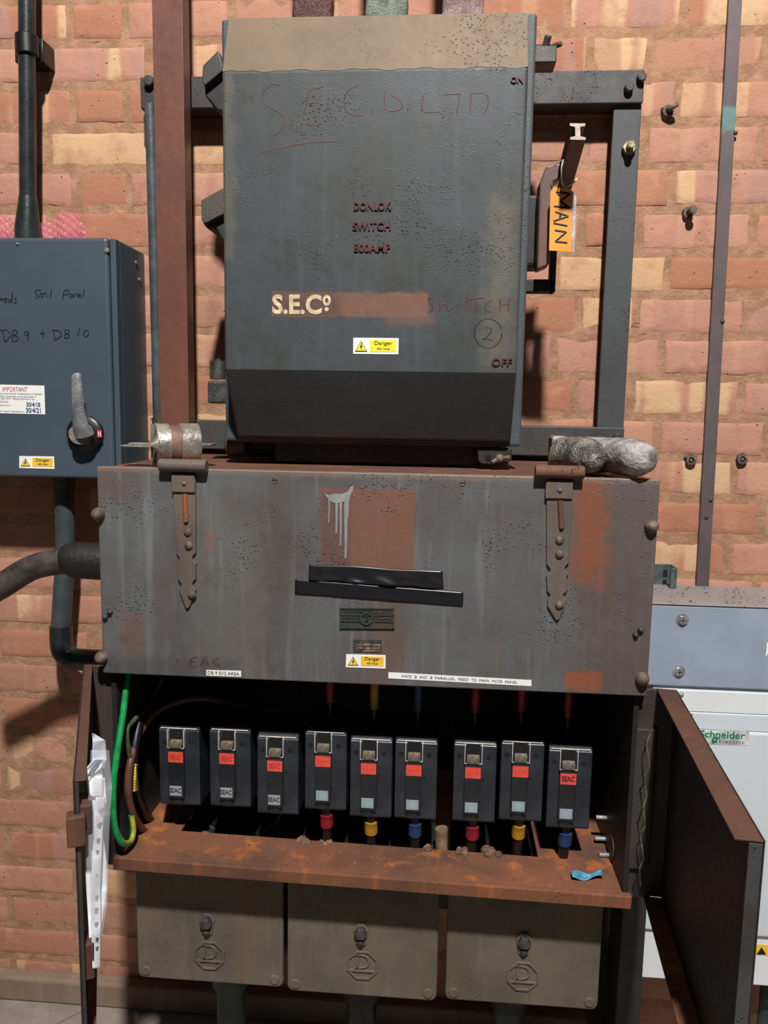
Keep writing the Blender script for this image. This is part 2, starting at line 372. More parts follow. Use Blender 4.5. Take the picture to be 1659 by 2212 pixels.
# ---------------------------------------------------------------- brick wall and floor
def brick_wall():
    g = G('brickwork', .85, 0, .25); v = g.pos()
    at = g.t.nodes.new('ShaderNodeVertexColor'); at.layer_name = 'tone'
    a = g.sep(at.outputs['Color']); xyz = g.sep(v)
    # kiln bands run across each brick: vertical bands on the face, shifted per brick
    cx = g.t.nodes.new('ShaderNodeCombineXYZ'); g.put(cx.inputs[0], g.math('MULTIPLY_ADD', xyz[0], 17.0, g.math('MULTIPLY', a[1], 90.0)))
    g.put(cx.inputs[2], g.math('MULTIPLY', xyz[2], 1.2)); g.put(cx.inputs[1], g.math('MULTIPLY', a[1], 37.0))
    band = g.noise(cx.outputs[0], 1.0, 1.5, .4)
    base = g.mix(g.sm(a[0], .0, .45), (170, 116, 90), (178, 128, 105)); base = g.mix(g.sm(a[0], .45, .75), base, (184, 134, 114)); base = g.mix(g.sm(a[0], .78, 1.0), base, (164, 118, 100))
    c = g.mix(g.math('MULTIPLY', g.sm(band, .53, .60), a[2]), base, (204, 168, 130))
    c = g.mix(g.math('MULTIPLY', g.sm(band, .44, .36), g.math('MULTIPLY', a[2], .75)), c, (168, 130, 118))
    al = g.t.nodes.new('ShaderNodeSeparateColor'); g.t.links.new(at.outputs['Color'], al.inputs[0])
    c = g.mix(g.math('MULTIPLY', at.outputs['Alpha'], .9), c, (212, 176, 132))
    mot = g.noise(v, 22, 6, .62); c = g.mix(g.math('MULTIPLY', g.sm(mot, .48, .72), .45), c, (150, 98, 76))
    mot2 = g.noise(v, 13, 5, .6, .5); c = g.mix(g.math('MULTIPLY', g.sm(mot2, .52, .70), .35), c, (206, 150, 122))
    pit = g.math('MULTIPLY', g.sm(g.voro(v, 60), .12, .06), g.sm(g.noise(v, 14, 2), .5, .65)); c = g.mix(g.math('MULTIPLY', pit, .8), c, (70, 44, 36))
    g.col(c); fi = g.noise(v, 160, 4, .65)
    g.bump(g.math('SUBTRACT', g.math('ADD', g.math('MULTIPLY', fi, .5), mot), g.math('MULTIPLY', pit, 1.5)), .003, .75)
    m = G('mortar', .95, 0, .2); v = m.pos(); n = m.noise(v, 26, 6, .65)
    c = m.mix(m.sm(n, .35, .68), (150, 114, 88), (180, 138, 110)); crack = m.sm(m.noise(m.scale(v, (9, 9, 60)), 1, 5, .7), .64, .68)
    m.col(m.mix(m.math('MULTIPLY', crack, .6), c, (92, 62, 48)))
    m.bump(m.math('ADD', n, m.math('MULTIPLY', m.noise(v, 150, 4, .7), .5)), .005, .9)
    rnd = random.Random(21); vs = []; fs = []; cols = []; X0, X1 = -2.0, 2.0; pitch = .0788; z = .7005+5*pitch; row = -5
    def q(x, y): p = P(x, y, 0); return p[0], p[2]
    cream = [q(1380, 120), q(1320, 590), q(1310, 680), q(215, 300), q(440, 350)]
    red = [q(1500, 590), q(1480, 1115), q(230, 390), q(60, 370), q(230, 240), q(1290, 500), q(560, 680)]
    pinks = [q(1500, 310), q(1500, 500), q(1480, 680), q(1310, 770), q(1560, 770), q(1480, 400), q(450, 600)]
    band = [q(1380, 120), q(1350, 35), q(1560, 35), q(1500, 860), q(1500, 1035), q(1480, 1195), q(60, 45), q(200, 135), q(1500, 400), q(80, 1310), q(130, 1700), q(60, 1820)]
    def near(lst, x0, x1, z0, z1): return any(x0 <= a <= x1 and z0 <= b <= z1 for a, b in lst)
    while z > -1.36:
        # one course: list of joints
        def pat(h, lo, hi):
            J = []
            if h is None or h[0] == 's':
                x = h[1]-.2105*12
                while x < hi:
                    if x > lo: J.append(x)
                    x += .2105
            else:
                x = h[1]-.320*8
                while x < hi:
                    for y in (x, x+.110):
                        if lo < y < hi: J.append(y)
                    x += .320
            return J
        J = [X0]+pat(('h', -.752) if row % 2 else ('s', -.806), X0+.05, -.36)+[-.30]+pat(('s', .208) if row % 2 else ('h', .253), -.24, X1-.05)+[X1]
        top, bot = z-.008, z-pitch+.008
        for xa, xb in zip(J[:-1], J[1:]):
            if xb < X0 or xa > X1 or xb-xa < .05: continue
            xa2, xb2 = xa+.0075+rnd.uniform(-.002, .002), xb-.0075+rnd.uniform(-.002, .002); t2, b2 = top+rnd.uniform(-.0025, .002), bot+rnd.uniform(-.002, .0025)
            W = xb2-xa2; Hh = t2-b2; nx = max(4, int(W/.022)); loop = []
            jj = lambda: rnd.uniform(-.0016, .0016)
            for i in range(nx): loop.append((xa2+W*i/nx+jj(), b2+jj()))
            for i in range(3): loop.append((xb2+jj(), b2+Hh*i/3+jj()))
            for i in range(nx): loop.append((xb2-W*i/nx+jj(), t2+jj()))
            for i in range(3): loop.append((xa2+jj(), t2-Hh*i/3+jj()))
            cxm, czm = (xa2+xb2)/2, (t2+b2)/2
            n = len(loop); off = len(vs); pro = rnd.uniform(.0012, .0034)
            for sc, dd in ((.000, -.004), (.0006, pro*.55), (.0035, pro), (.012, pro+.0006)):
                for x, zz in loop:
                    ex, ez = x-cxm, zz-czm; fx = (abs(ex)-sc)/max(abs(ex), 1e-4); fz = (abs(ez)-sc)/max(abs(ez), 1e-4)
                    vs.append((cxm+ex*max(0, fx) if abs(ex) > W*.2 else x, -dd, czm+ez*max(0, fz)+H))
            for r in range(3):
                for i in range(n): fs.append((off+r*n+i, off+r*n+(i+1) % n, off+(r+1)*n+(i+1) % n, off+(r+1)*n+i))
            fs.append([off+3*n+i for i in range(n)])
            tone = rnd.random(); seed = rnd.random(); bs = rnd.choice((0, 0, 0, .15, .3, .7)); cr = 0.0
            if near(cream, xa2, xb2, b2, t2): cr = .75
            elif near(red, xa2, xb2, b2, t2): tone, bs = .1, 0
            elif near(pinks, xa2, xb2, b2, t2): tone, bs = .72, .2
            elif rnd.random() < .05: cr = .6
            if near(band, xa2, xb2, b2, t2): bs = 1.0; cr = min(cr, .35)
            cols += [(tone, seed, bs, cr)]*(3*n+1)
        z -= pitch; row += 1
    nb = len(fs)
    off = len(vs); GX, GZ = 120, 80
    for i in range(GX+1):
        for j in range(GZ+1): vs.append((X0+(X1-X0)*i/GX, -rnd.uniform(0, .0022), H-1.36+(1.1+1.36)*j/GZ))
    for i in range(GX):
        for j in range(GZ):
            a = off+i*(GZ+1)+j; fs.append((a, a+GZ+1, a+GZ+2, a+1))
    me = bpy.data.meshes.new('wall_back'); me.from_pydata(vs, [], fs); me.materials.append(g.mat); me.materials.append(m.mat)
    ca = me.color_attributes.new('tone', 'FLOAT_COLOR', 'CORNER')
    for p in me.polygons:
        if p.index >= nb: p.material_index = 1; continue
        for li in p.loop_indices: ca.data[li].color = cols[p.index]
    bm = bmesh.new(); bm.from_mesh(me); bmesh.ops.recalc_face_normals(bm, faces=[f for f in bm.faces]); 
    for f in bm.faces:
        if f.material_index == 1 and f.normal.y > 0: f.normal_flip()
    bm.to_mesh(me); bm.free(); me.shade_smooth(); me.set_sharp_from_angle(angle=math.radians(50))
    o = bpy.data.objects.new('wall_back', me); COL.objects.link(o); struct(o)
brick_wall()
g = G('floor_concrete', .85, 0, .3); v = g.pos(); n = g.noise(v, 5, 6, .6)
c = g.mix(g.sm(n, .35, .68), (132, 122, 112), (156, 146, 136)); n2 = g.noise(v, 60, 4, .6); c = g.mix(g.math('MULTIPLY', g.sm(n2, .5, .75), .4), c, (104, 96, 88))
xyz = g.sep(v); ln = g.math('ABSOLUTE', g.math('ADD', g.math('MULTIPLY_ADD', xyz[1], -.9, .735), xyz[0])); c = g.mix(g.math('MULTIPLY', g.sm(ln, .006, .002), .5), c, (84, 76, 70))
g.col(c); g.bump(g.math('ADD', n, n2), .002, .6)
struct(MB().box(-2.0, 2.0, -.02, 3.0, -H-.05, -H).build('floor', g.mat))
struct(MB().box(-2.0, .40, .0, .035, -H, -1.296).build('baseboard_back', weathered('plinth_render', (138, 118, 100), (118, 98, 84), (104, 84, 72), .4, .1, .3, (), .9), bevel=.006))

# ---------------------------------------------------------------- wall frame behind the switch
fr = thing('mounting_frame', (-.1, 0, -.08), 'slate grey bolted steel mounting frame behind the large switch box', 'frame')
ZT0, ZT1 = .556, .613
MB().profx([(.06, ZT0), (.06, ZT1), (.004, ZT1), (.004, ZT1-.008), (.052, ZT1-.008), (.052, ZT0+.008), (.004, ZT0+.008), (.004, ZT0)], -.592, .342).build('top_channel', M_frame_d, fr, bevel=.002)
MB().profx([(.058, -.086), (.058, -.029), (.004, -.029), (.004, -.037), (.050, -.037), (.050, -.086)], -.56, .342).build('bottom_channel', M_frame_d, fr, bevel=.002)
MB().box(.292, .342, .042, .05, -.07, .556).box(.334, .342, .004, .042, -.07, .556).build('upright', M_frame, fr, bevel=.0015)
MB().box(-.590, -.540, .03, .038, -.08, .556).build('upright', M_frame, fr, bevel=.0015)
for px, py, d, r in ((1357, 192, .06, .0085), (1384, 170, .06, .0085), (1334, 945, .058, .009), (325, 178, .06, .0105)):
    c = P(px, py, d); MB().cyl((c[0], d-.002, c[2]), (c[0], d+.012, c[2]), r, 14, r*.9).build('bolt', M_boltd, fr, smooth=True, bevel=.0015)
c = P(1357, 322, .05); MB().cyl((c[0], .048, c[2]), (c[0], .062, c[2]), .0125, 6).cyl((c[0], .062, c[2]), (c[0], .078, c[2]), .0065, 12).build('nut', M_zinc, fr, bevel=.001, label='bright zinc hexagon nut')

# ---------------------------------------------------------------- left: brown trunking, conduits, enclosure
t = thing('cable_trunking', (-.508, .12, -.1), 'flat brown painted trunking running vertically beside the large switch box', 'trunking')
MB().box(-.534, -.482, .098, .140, -.094, 1.06).build('duct', M_trunk, t, bevel=.003)
MB().box(-.5355, -.4805, .1405, .1425, -.094, 1.06).build('lid', M_trunk, t, bevel=.0008)
t = thing('thin_conduit', (-.552, .075, -.1), 'thin slate grey conduit just left of the brown trunking', 'conduit')
MB().cyl((-.5625, .088, .553), (-.558, .088, -.055), .0105).build('pipe', M_conduit, t, smooth=True)
MB().cyl((-.558, .088, -.030), (-.5577, .088, -.094), .0135, 16).cyl((-.558, .088, -.026), (-.558, .088, -.031), .0150, 6).build('coupling', plain('conduit_coupling', (96, 84, 72), .5, .2, .3, 70), t, smooth=True)
a, b = P(58, 0, .07), P(58, 512, .07)
t = thing('conduit_pipe', (b[0], .07, b[2]), 'dark green-black conduit entering the top of the blue grey enclosure', 'conduit')
x0, x1 = P(58, 0, .07)[0], P(60, 430, .07)[0]; sl = (x1-x0)/(P(60, 430, .07)[2]-P(58, 0, .07)[2])
fx = lambda z: x1+sl*(z-P(60, 430, .07)[2])
MB().cyl((fx(1.06), .07, 1.06), (fx(.36), .07, .36), .0155, 24).build('pipe', M_conduit_b, t, smooth=True)
zb = .3045; zt = P(60, 425, .07)[2]
MB().tube([(fx(zt), .07, zt), (fx(zt), .07, zt-.012), (fx(zb), .07, zb+.03), (fx(zb), .07, zb)], [.0165, .018, .0235, .0245], 24).build('flared_adaptor', M_conduit_b, t, smooth=True)
zs = P(56, 100, .07)[2]
MB().box(fx(zs)-.036, fx(zs)+.021, .004, .05, zs-.020, zs+.022).tube([(fx(zs), .07, zs-.017), (fx(zs), .07, zs+.019)], .021, 20).build('saddle_clamp', M_black, t, smooth=True, bevel=.002)

e = thing('isolator_enclosure', (-.80, .075, -.142), 'blue grey steel enclosure with a grey rotary handle, cropped at the left edge', 'enclosure')
ZB, ZU, XR, XL, DD = -.1425, .302, -.6125, -1.02, .15
MB().box(XL, XR, .002, .128, ZB, ZU).build('housing', M_db, e, bevel=.004)
MB().box(XL, XR-.0125, .128, DD, ZB, ZU).build('cover', M_db, e, bevel=.006, seg=3)
MB().box(XR-.0105, XR+.0005, .128, DD-.004, ZB+.001, ZU-.001).build('edge_strip', M_db, e, bevel=.002)
for px, py in ((230, 541), (38, 527)):
    c = P(px, py, DD); MB().dome((c[0], DD-.001, c[2]), .0055 if px > 100 else .003, .004).build('cover_screw', M_zinc, e, smooth=True)
for zz, dd in ((.275, .05), (.245, .035)):
    MB().cyl((XR-.001, dd, zz), (XR+.003, dd, zz), .004, 12).build('side_screw', M_zinc, e, smooth=True)
c = P(187, 937, DD)
hd = MB().tube([(c[0], DD, c[2]), (c[0], DD+.010, c[2]), (c[0], DD+.014, c[2]), (c[0], DD+.0145, c[2])], [.0345, .0345, .030, .010], 40).build('rotary_base', M_black, e, smooth=True)
a = P(165, 815, DD+.05); m_ = P(170, 880, DD+.045); b = P(182, 935, DD+.03)
hl = MB().tube([(a[0]-.001, DD+.046, a[2]+.004), (a[0], DD+.05, a[2]), (m_[0], DD+.046, m_[2]), (b[0]-.003, DD+.038, b[2]+.012), (b[0], DD+.030, b[2]-.004)], [.0085, .0095, .0125, .016, .020], 14, flat=.7).cyl((c[0], DD+.013, c[2]), (c[0]+.001, DD+.034, c[2]), .021, 24, .019).build('lever', M_alu, e, smooth=True, bevel=.001)
MB().cyl((b[0]+.011, DD+.034, b[2]+.0), (b[0]+.011, DD+.0365, b[2]), .0035, 12).build('lock_hole', M_hole, hl, smooth=True)
for px, s in ((215, 'N'), (153, None)):
    p = P(px, 937, DD+.0145); wn = MB().box(p[0]-.004, p[0]+.004, DD+.013, DD+.0155, p[2]-.007, p[2]+.007).build('indicator_window', M_win, e)
    if s: text('lettering', 'N', (px-3, 932, px+3, 943), DD+.0155, M_white, wn)
def danger(parent, rect, d, ym, big=True):
    x0, y0, x1, y1 = rect[:4] if len(rect) == 4 else (rect[0], rect[1], rect[4], rect[5])
    lb = plate('danger_label', rect, d, M_white, parent, .0008); W, Hh = x1-x0, y1-y0
    sl = ((rect[3]-rect[1])/W) if len(rect) == 8 else 0.0
    def Q(u, v): return (x0+W*u, y0+Hh*v+sl*W*(u)) if len(rect) == 8 else (x0+W*u, y0+Hh*v)
    if len(rect) == 8: y0, Hh = rect[1], rect[7]-rect[1]
    tri = lambda s: [(P(*Q(.175+(.0+ox)*s, .53+oy*s*W/Hh*.0+oy*s), d)[0], P(*Q(.175+ox*s, .53+oy*s), d)[2]) for ox, oy in ((-.135, .32), (.135, .32), (0, -.36))]
    MB().prism(tri(1), d+.0008, d+.0012).build('warning_triangle', M_ink, lb)
    MB().prism(tri(.84), d+.0012, d+.0015).build('triangle_field', ym, lb)
    bl = [(.185, .30), (.150, .60), (.175, .60), (.165, .78), (.205, .50), (.180, .50), (.200, .32)]
    MB().prism([(P(*Q(u, v), d)[0], P(*Q(u, v), d)[2]) for u, v in bl], d+.0015, d+.0018).build('lightning_bolt', M_ink, lb)
    q = [Q(.37, .13), Q(.95, .13), Q(.95, .86), Q(.37, .86)]
    plate('field', sum([list(p) for p in q], []), d+.0008, ym, lb, .0004)
    a, b = Q(.47, .20), Q(.86, .50); text('lettering', 'Danger', (a[0], a[1], b[0], b[1]), d+.0012, M_ink, lb)
    a, b = Q(.52, .60), Q(.80, .73); text('lettering', '400 Volts', (a[0], a[1], b[0], b[1]), d+.0012, M_ink, lb)
    return lb
danger(e, (42, 985, 117, 986, 118, 1013, 42, 1011), DD, M_amb)
lb = plate('inspection_label', (-70, 829, 96, 833, 98, 895, -70, 891), DD, M_white, e, .0006)
text('lettering', 'IMPORTANT', (6, 836, 59, 846), DD+.0006, M_redtxt, lb, .0003)
for s, r in (('This installation should be periodically inspected and tested', (-60, 848, 90, 853)), ('and a report on its condition obtained, as prescribed in', (-62, 854, 78, 859)),
             ('the Wiring Regulations BS 7671 Requirements for', (-62, 859, 76, 864)), ('Electrical Installations.', (-62, 864, 18, 869)),
             ('Date of last inspection', (-62, 873, 22, 877)), ('Recommended date of next inspection', (-62, 886, 52, 891))):
    text('lettering', s, r, DD+.0006, M_greyprint, lb, .0003)
for s, r in (('30/4/18', (57, 869, 87, 879)), ('30/4/21', (56, 881, 88, 892))): text('handwriting', s, r, DD+.0006, M_blueink, lb, .0003, bold=.02)
HW = [[(0, 563), (20, 556), (13, 545), (0, 552)], [(30, 562), (50, 553), (42, 543), (30, 556), (35, 575), (52, 570)], [(80, 552), (62, 560), (65, 575), (82, 565), (90, 505), (85, 577)], [(118, 540), (105, 550), (118, 565), (108, 582), (100, 580)],
    [(295, 485), (257, 490), (255, 512), (270, 530), (258, 550)], [(285, 545), (290, 510), (305, 515), (303, 545), (312, 510), (330, 512), (335, 540)], [(370, 480), (362, 540)],
    [(450, 555), (460, 495), (490, 490), (490, 515), (457, 522)], [(515, 513), (500, 530), (513, 540), (525, 515), (530, 540)], [(535, 540), (541, 515), (556, 518), (558, 540)], [(565, 530), (580, 522), (572, 512), (563, 525), (568, 540), (585, 538)], [(603, 480), (598, 535)],
    [(20, 775), (35, 860)], [(0, 780), (50, 775), (75, 815), (35, 862)], [(92, 780), (88, 855)], [(88, 782), (120, 775), (122, 800), (95, 812), (128, 822), (122, 850), (90, 858)], [(205, 785), (182, 785), (178, 808), (200, 808), (206, 785), (200, 855)],
    [(283, 800), (325, 798)], [(305, 775), (310, 828)], [(385, 775), (395, 850)], [(372, 775), (423, 780), (440, 815), (388, 850)], [(467, 770), (468, 830)], [(465, 770), (495, 775), (490, 795), (468, 800), (497, 808), (493, 828), (462, 832)], [(572, 760), (558, 820)], [(615, 775), (600, 800), (610, 822), (630, 810), (634, 785), (615, 775)]]
for i0, i1 in ((0, 4), (4, 7), (7, 12), (12, 16), (16, 17), (17, 19), (19, 23), (23, 25)):
    strokes('handwriting', HW[i0:i1], (0, 480), 3.318, DD, M_ink, e, .0011)
# bubble wrap tucked behind the conduit
def bub(u, v):
    x = -1.02+.312*u; top = .362+.012*math.sin(u*11-2)-.05*max(0, u-.9)*9
    z = .302+(top-.302)*v
    return (x, .022+.010*v+.005*math.sin(u*40)+.0045*abs(math.sin(u*120))*abs(math.sin(v*14+u*60)), z)
o = MB().grid(bub, 150, 18).build('bubble_wrap', M_bubble, None, smooth=True); tag(o, 'pink bubble wrap tucked above the blue grey enclosure against the bricks', 'bubble wrap')
# lower conduit with elbow
a, b = P(137, 1040, .075), P(133, 1400, .075)
t = thing('elbow_conduit', (a[0], .075, -.5), 'slate conduit with an elbow running from the blue grey enclosure into the fuse box', 'conduit')
MB().cyl((a[0], .075, ZB), (a[0], .075, ZB-.030), .0215, 24).cyl((a[0], .075, ZB-.004), (a[0], .075, ZB-.012), .0245, 24).build('coupling', plain('coupling_grey', (96, 90, 82), .45, .2, .2, 60), t, smooth=True)
el = P(150, 1428, .075); xz = b[0]
pth = smoothpath([(a[0], .075, ZB-.03), (a[0]-.001, .075, -.30), (xz+.006, .075, -.40), (xz, .075, -.462)], 6)
MB().tube(pth, .0195, 22).build('pipe', M_condblue, t, smooth=True)
zc = P(180, 1425, .075)[2]
MB().tube(smoothpath([(xz, .075, -.455), (xz+.001, .075, zc+.022), (xz+.016, .075, zc+.004), (xz+.04, .075, zc), (-.535, .075, zc-.001)], 7), .0225, 22).build('elbow', M_conduit_b, t, smooth=True)
# heavy cable into the left side
pp = [P(-60, 1300, .29), P(0, 1268, .29), P(70, 1226, .29), P(140, 1212, .29), P(170, 1210, .29), (-.5235, .29, P(200, 1215, .29)[2])]
t = thing('armoured_cable', pp[-1], 'thick black cable curving in from the left edge into the fuse box side', 'cable')
MB().tube(smoothpath(pp, 8), .0225, 22).build('sheath', plain('cable_sheath_dusty', (84, 78, 72), .5, 0, .5, 22, .001), t, smooth=True)
q_ = smoothpath(pp[3:], 5); MB().tube(q_, [.0245+.008*min(1, i/5) for i in range(len(q_))], 22).build('shroud', M_blackrub, t, smooth=True)

# ---------------------------------------------------------------- the large switch box
sw = thing('switch_box', (-.12, .2, -.06), 'large slate grey cast switch box with a tan top band and handle on its right', 'switch box')
MB().box(-.350, .112, .06, .285, -.056, .592).build('casing', M_flange, sw, bevel=.004)
MB().box(-.366, .1235, .285, .302, -.058, .600).build('rear_flange', M_flange, sw, bevel=.004)
MB().profx([(.30, .584), (.340, .5835), (.380, .4885), (.380, .0565), (.312, -.051), (.300, -.053)], -.3445, .1065).build('lid', M_switch, sw, bevel=.005, seg=3)
# painted tan band over the sloping top of the lid
def band(u, v):
    x = -.343+.4485*u; zt, zb = .5825, .4915+.0012*math.sin(u*31)+.001*math.sin(u*77)
    z = zb+(zt-zb)*v; d = .380-(z-.4885)/(.095)*.04+.0005
    return (x, max(min(d, .3804), .3402), z)
MB().grid(band, 60, 4).build('tan_top_band', M_tan, sw, solid=.0003)
MB().profx([(.2985, -.050), (.312, -.0515), (.300, -.060), (.2985, -.060)], -.338, .1015).build('bottom_lip', M_dark, sw)
MB().box(-.29, .055, .09, .27, -.094, -.056).build('cable_neck', M_dark, sw, bevel=.004)
def lug(name, pts, d0, d1, m=M_lug): return MB().prism([(P(x, y, d1)[0], P(x, y, d1)[2]) for x, y in pts], d0, d1).build(name, m, sw, bevel=.002)
for A_, B_ in (([(471, 108), (482, 142), (482, 152), (441, 186), (436, 174), (438, 141)], [(482, 150), (482, 240), (468, 236), (458, 222), (444, 208), (441, 184)]),
               ([(484, 404), (484, 462), (440, 484), (435, 474), (434, 432)], [(484, 460), (484, 520), (474, 506), (467, 492), (461, 494), (448, 494), (438, 482)])):
    lug('cover_lug', A_, .17, .245); lug('shaded_lug_underside', B_, .16, .232, M_dark)  # second piece is the lug underside, its shade put into the dark colour
p = P(471, 797, .25); MB().cyl((p[0], .25, P(471, 819, .25)[2]), (p[0], .25, P(471, 780, .25)[2]), .0135, 20).cyl((p[0], .25, P(471, 780, .25)[2]), (p[0], .25, P(471, 775, .25)[2]), .006, 12).build('hinge_pin', M_boltd, sw, smooth=True)
p = P(452, 824, .25); q = P(500, 872, .25); MB().box(p[0], -.335, .20, .262, q[2], p[2]).build('hinge_block', M_boltd, sw, bevel=.003)
p = P(497, 955, .25); MB().tube([(p[0]-.004, .25, p[2]), (p[0]+.03, .25, p[2])], [.024, .024], 24).build('pivot_boss', M_jamb, sw, smooth=True, bevel=.002)
lug('latch_plate', [(1032, 968), (1106, 968), (1106, 992), (1096, 1003), (1040, 1003), (1032, 994)], .285, .300, M_dark)
p = P(1080, 990, .31); wn = MB().ball((p[0], .308, p[2]), .0075).cyl((p[0]-.001, .306, p[2]-.001), (p[0]+.016, .312, p[2]+.002), .0038, 10).cyl((p[0], .306, p[2]), (p[0]-.013, .312, p[2]-.007), .0038, 10).build('wing_nut', M_bolt, sw, smooth=True)
MB().cyl((P(1055, 988, .3)[0], .299, P(1055, 988, .3)[2]), (P(1055, 988, .3)[0], .3015, P(1055, 988, .3)[2]), .005, 14).build('bolt_hole', M_hole, sw)
# upper right winged bolt
p = P(1183, 118, .19); wb = MB().cyl((.112, .19, p[2]), (p[0]+.006, .19, p[2]), .015, 16).box(.112, p[0]+.012, .172, .215, p[2]-.022, p[2]+.004).cyl((p[0]+.006, .195, p[2]+.010), (P(1212, 97, .2)[0], .205, P(1212, 97, .2)[2]), .0045, 10).cyl((p[0]-.006, .20, p[2]+.005), (p[0]-.002, .21, p[2]+.022), .006, 10).build('winged_bolt', M_lug, sw, smooth=True, bevel=.002)
# handle mechanism on the right side
br = MB(); d0, d1 = .16, .25
A = [(1166, 395), (1180, 358), (1216, 350), (1212, 384), (1196, 392), (1194, 470), (1186, 572), (1160, 582)]
br.prism([(P(x, y, .24)[0], P(x, y, .24)[2]) for x, y in A], .20, .24).build('handle_bracket', M_handle, sw, bevel=.003)
a = P(1140, 615, .20); MB().box(.112, P(1197, 615, .2)[0], .18, .205, P(1190, 632, .2)[2], P(1190, 604, .2)[2]).box(P(1187, 600, .2)[0], P(1200, 600, .2)[0], .18, .205, P(1190, 632, .2)[2], P(1190, 500, .2)[2]).build('stop_bar', M_dark, sw, bevel=.002)
MB().box(.112, P(1172, 480, .2)[0], .14, .20, P(1165, 575, .2)[2], P(1165, 420, .2)[2]).build('pivot_block', M_dark, sw, bevel=.006)
# I-section lever arm rising toward the viewer
lo, hi = Vector(P(1216, 402, .225)), Vector(P(1248, 284, .335))
ax = (hi-lo).normalized(); sd = Vector((1, 0, 0)); sd = (sd-ax*sd.dot(ax)).normalized(); up = ax.cross(sd)
if up.z < 0: up = -up
prof = [(-.0115, .0150), (.0115, .0150), (.0115, .0105), (.0038, .0085), (.0038, -.0085), (.0115, -.0105), (.0115, -.0150), (-.0115, -.0150), (-.0115, -.0105), (-.0038, -.0085), (-.0038, .0085), (-.0115, .0105)]
vs = [tuple(c+sd*x+up*y) for c in (lo, hi) for x, y in prof]; n = len(prof)
fs = [(i, (i+1) % n, n+(i+1) % n, n+i) for i in range(n)]
mb = MB().add(vs, fs+[list(range(n))], 0); mb.add(vs[n:], [list(range(n))], 1); mb.build('lever_arm', [M_handle, M_handle_end], sw, bevel=.0008)
# raised and painted lettering
for s, r in (('DONLOK', (764, 437, 845, 455)), ('SWITCH', (762, 480, 844, 498)), ('800AMP', (764, 527, 844, 545)), ('ON', (1103, 166, 1130, 180)), ('OFF', (1062, 774, 1106, 791))):
    text('raised_lettering', s, r, DS, M_rawred, sw, .0022, bold=.02)
text('painted_lettering', 'S.E.C', (588, 636, 695, 679), DS, M_cream, sw, .0006, bold=.035, space=1.02)
text('painted_lettering', 'o', (697, 637, 715, 661), DS, M_cream, sw, .0006, bold=.035)
p = P(706, 668, DS); MB().cyl((p[0], DS, p[2]), (p[0], DS+.0006, p[2]), .0032, 12).build('painted_lettering', M_cream, sw)
danger(sw, (763, 730, 861, 765), DS, M_yel)
strokes('chalk_lettering', [[(600, 545), (560, 540), (510, 580), (497, 630), (530, 680), (590, 710), (632, 760), (625, 820), (580, 860), (545, 870)], [(680, 790), (665, 832)], [(885, 552), (820, 570), (790, 592), (780, 640), (772, 680)], [(790, 662), (855, 655)], [(772, 690), (755, 740), (765, 785), (820, 800), (865, 797)],
    [(1110, 548), (1050, 575), (1018, 640), (1030, 710), (1080, 738), (1135, 738)], [(1200, 700), (1197, 740)], [(1275, 590), (1276, 690)], [(1275, 695), (1330, 712), (1390, 690), (1372, 640), (1320, 610)], [(1425, 690), (1422, 716)], [(1525, 610), (1515, 705), (1570, 720), (1635, 715)], [(520, 965), (650, 940), (780, 915), (970, 905)]], (400, 0), 2.9625, DS, M_marker, sw, .0009)
strokes('chalk_lettering', [[(130, 447), (208, 442)], [(203, 447), (188, 548)], [(258, 442), (252, 540)], [(258, 442), (325, 442), (338, 490), (316, 540)]], (900, 0), 2.186, DS, M_marker, sw, .0009)
strokes('chalk_lettering', [[(1085, 122), (1062, 137), (1090, 175), (1085, 205), (1060, 215)], [(1130, 115), (1135, 210)], [(1135, 180), (1168, 165), (1188, 205), (1215, 192)], [(1305, 102), (1300, 220)], [(1320, 132), (1410, 122)], [(1368, 130), (1365, 215)], [(1462, 140), (1430, 160), (1425, 200), (1465, 215)], [(1515, 132), (1515, 210)], [(1572, 125), (1565, 208)], [(1515, 172), (1568, 166)]], (560, 600), 2.911, DS, M_marker, sw, .0012)
strokes('marker_number', [[(1425, 312), (1462, 322), (1445, 358), (1402, 390), (1430, 383), (1470, 395)], [(1440+86*math.cos(t*.35), 350+92*math.sin(t*.35)) for t in range(18)]], (560, 600), 2.911, DS, M_ink, sw, .0008)

# amber tag hanging from the lever on a string
d = .262; p = P(1214, 474, d)
tg = thing('handle_tag', p, 'amber card tag reading MAIN hanging on white string from the switch handle', 'tag')
pl = [(1196, 404), (1232, 408), (1240, 420), (1238, 544), (1186, 541), (1189, 414)]
MB().prism([(P(x, y, d)[0], P(x, y, d)[2]) for x, y in pl], d-.001, d).build('card', M_tagy, tg)
pl = [(1236, 412), (1245, 424), (1241, 545), (1234, 545)]; MB().prism([(P(x, y, d)[0], P(x, y, d)[2]) for x, y in pl], d-.0014, d+.0004).build('clear_sleeve_edge', M_tagclear, tg)
strokes('handwriting', [[(297, 1308), (413, 1322)], [(413, 1322), (333, 1383)], [(333, 1383), (411, 1437)], [(411, 1437), (283, 1420)], [(295, 1466), (398, 1502)], [(398, 1502), (278, 1540)], [(335, 1480), (330, 1525)], [(280, 1556), (390, 1578)], [(290, 1613), (382, 1627)], [(382, 1627), (293, 1703)], [(293, 1703), (390, 1712)]], (1120, 60), 3.689, d+.0002, M_ink, tg, .0017, sm=False)
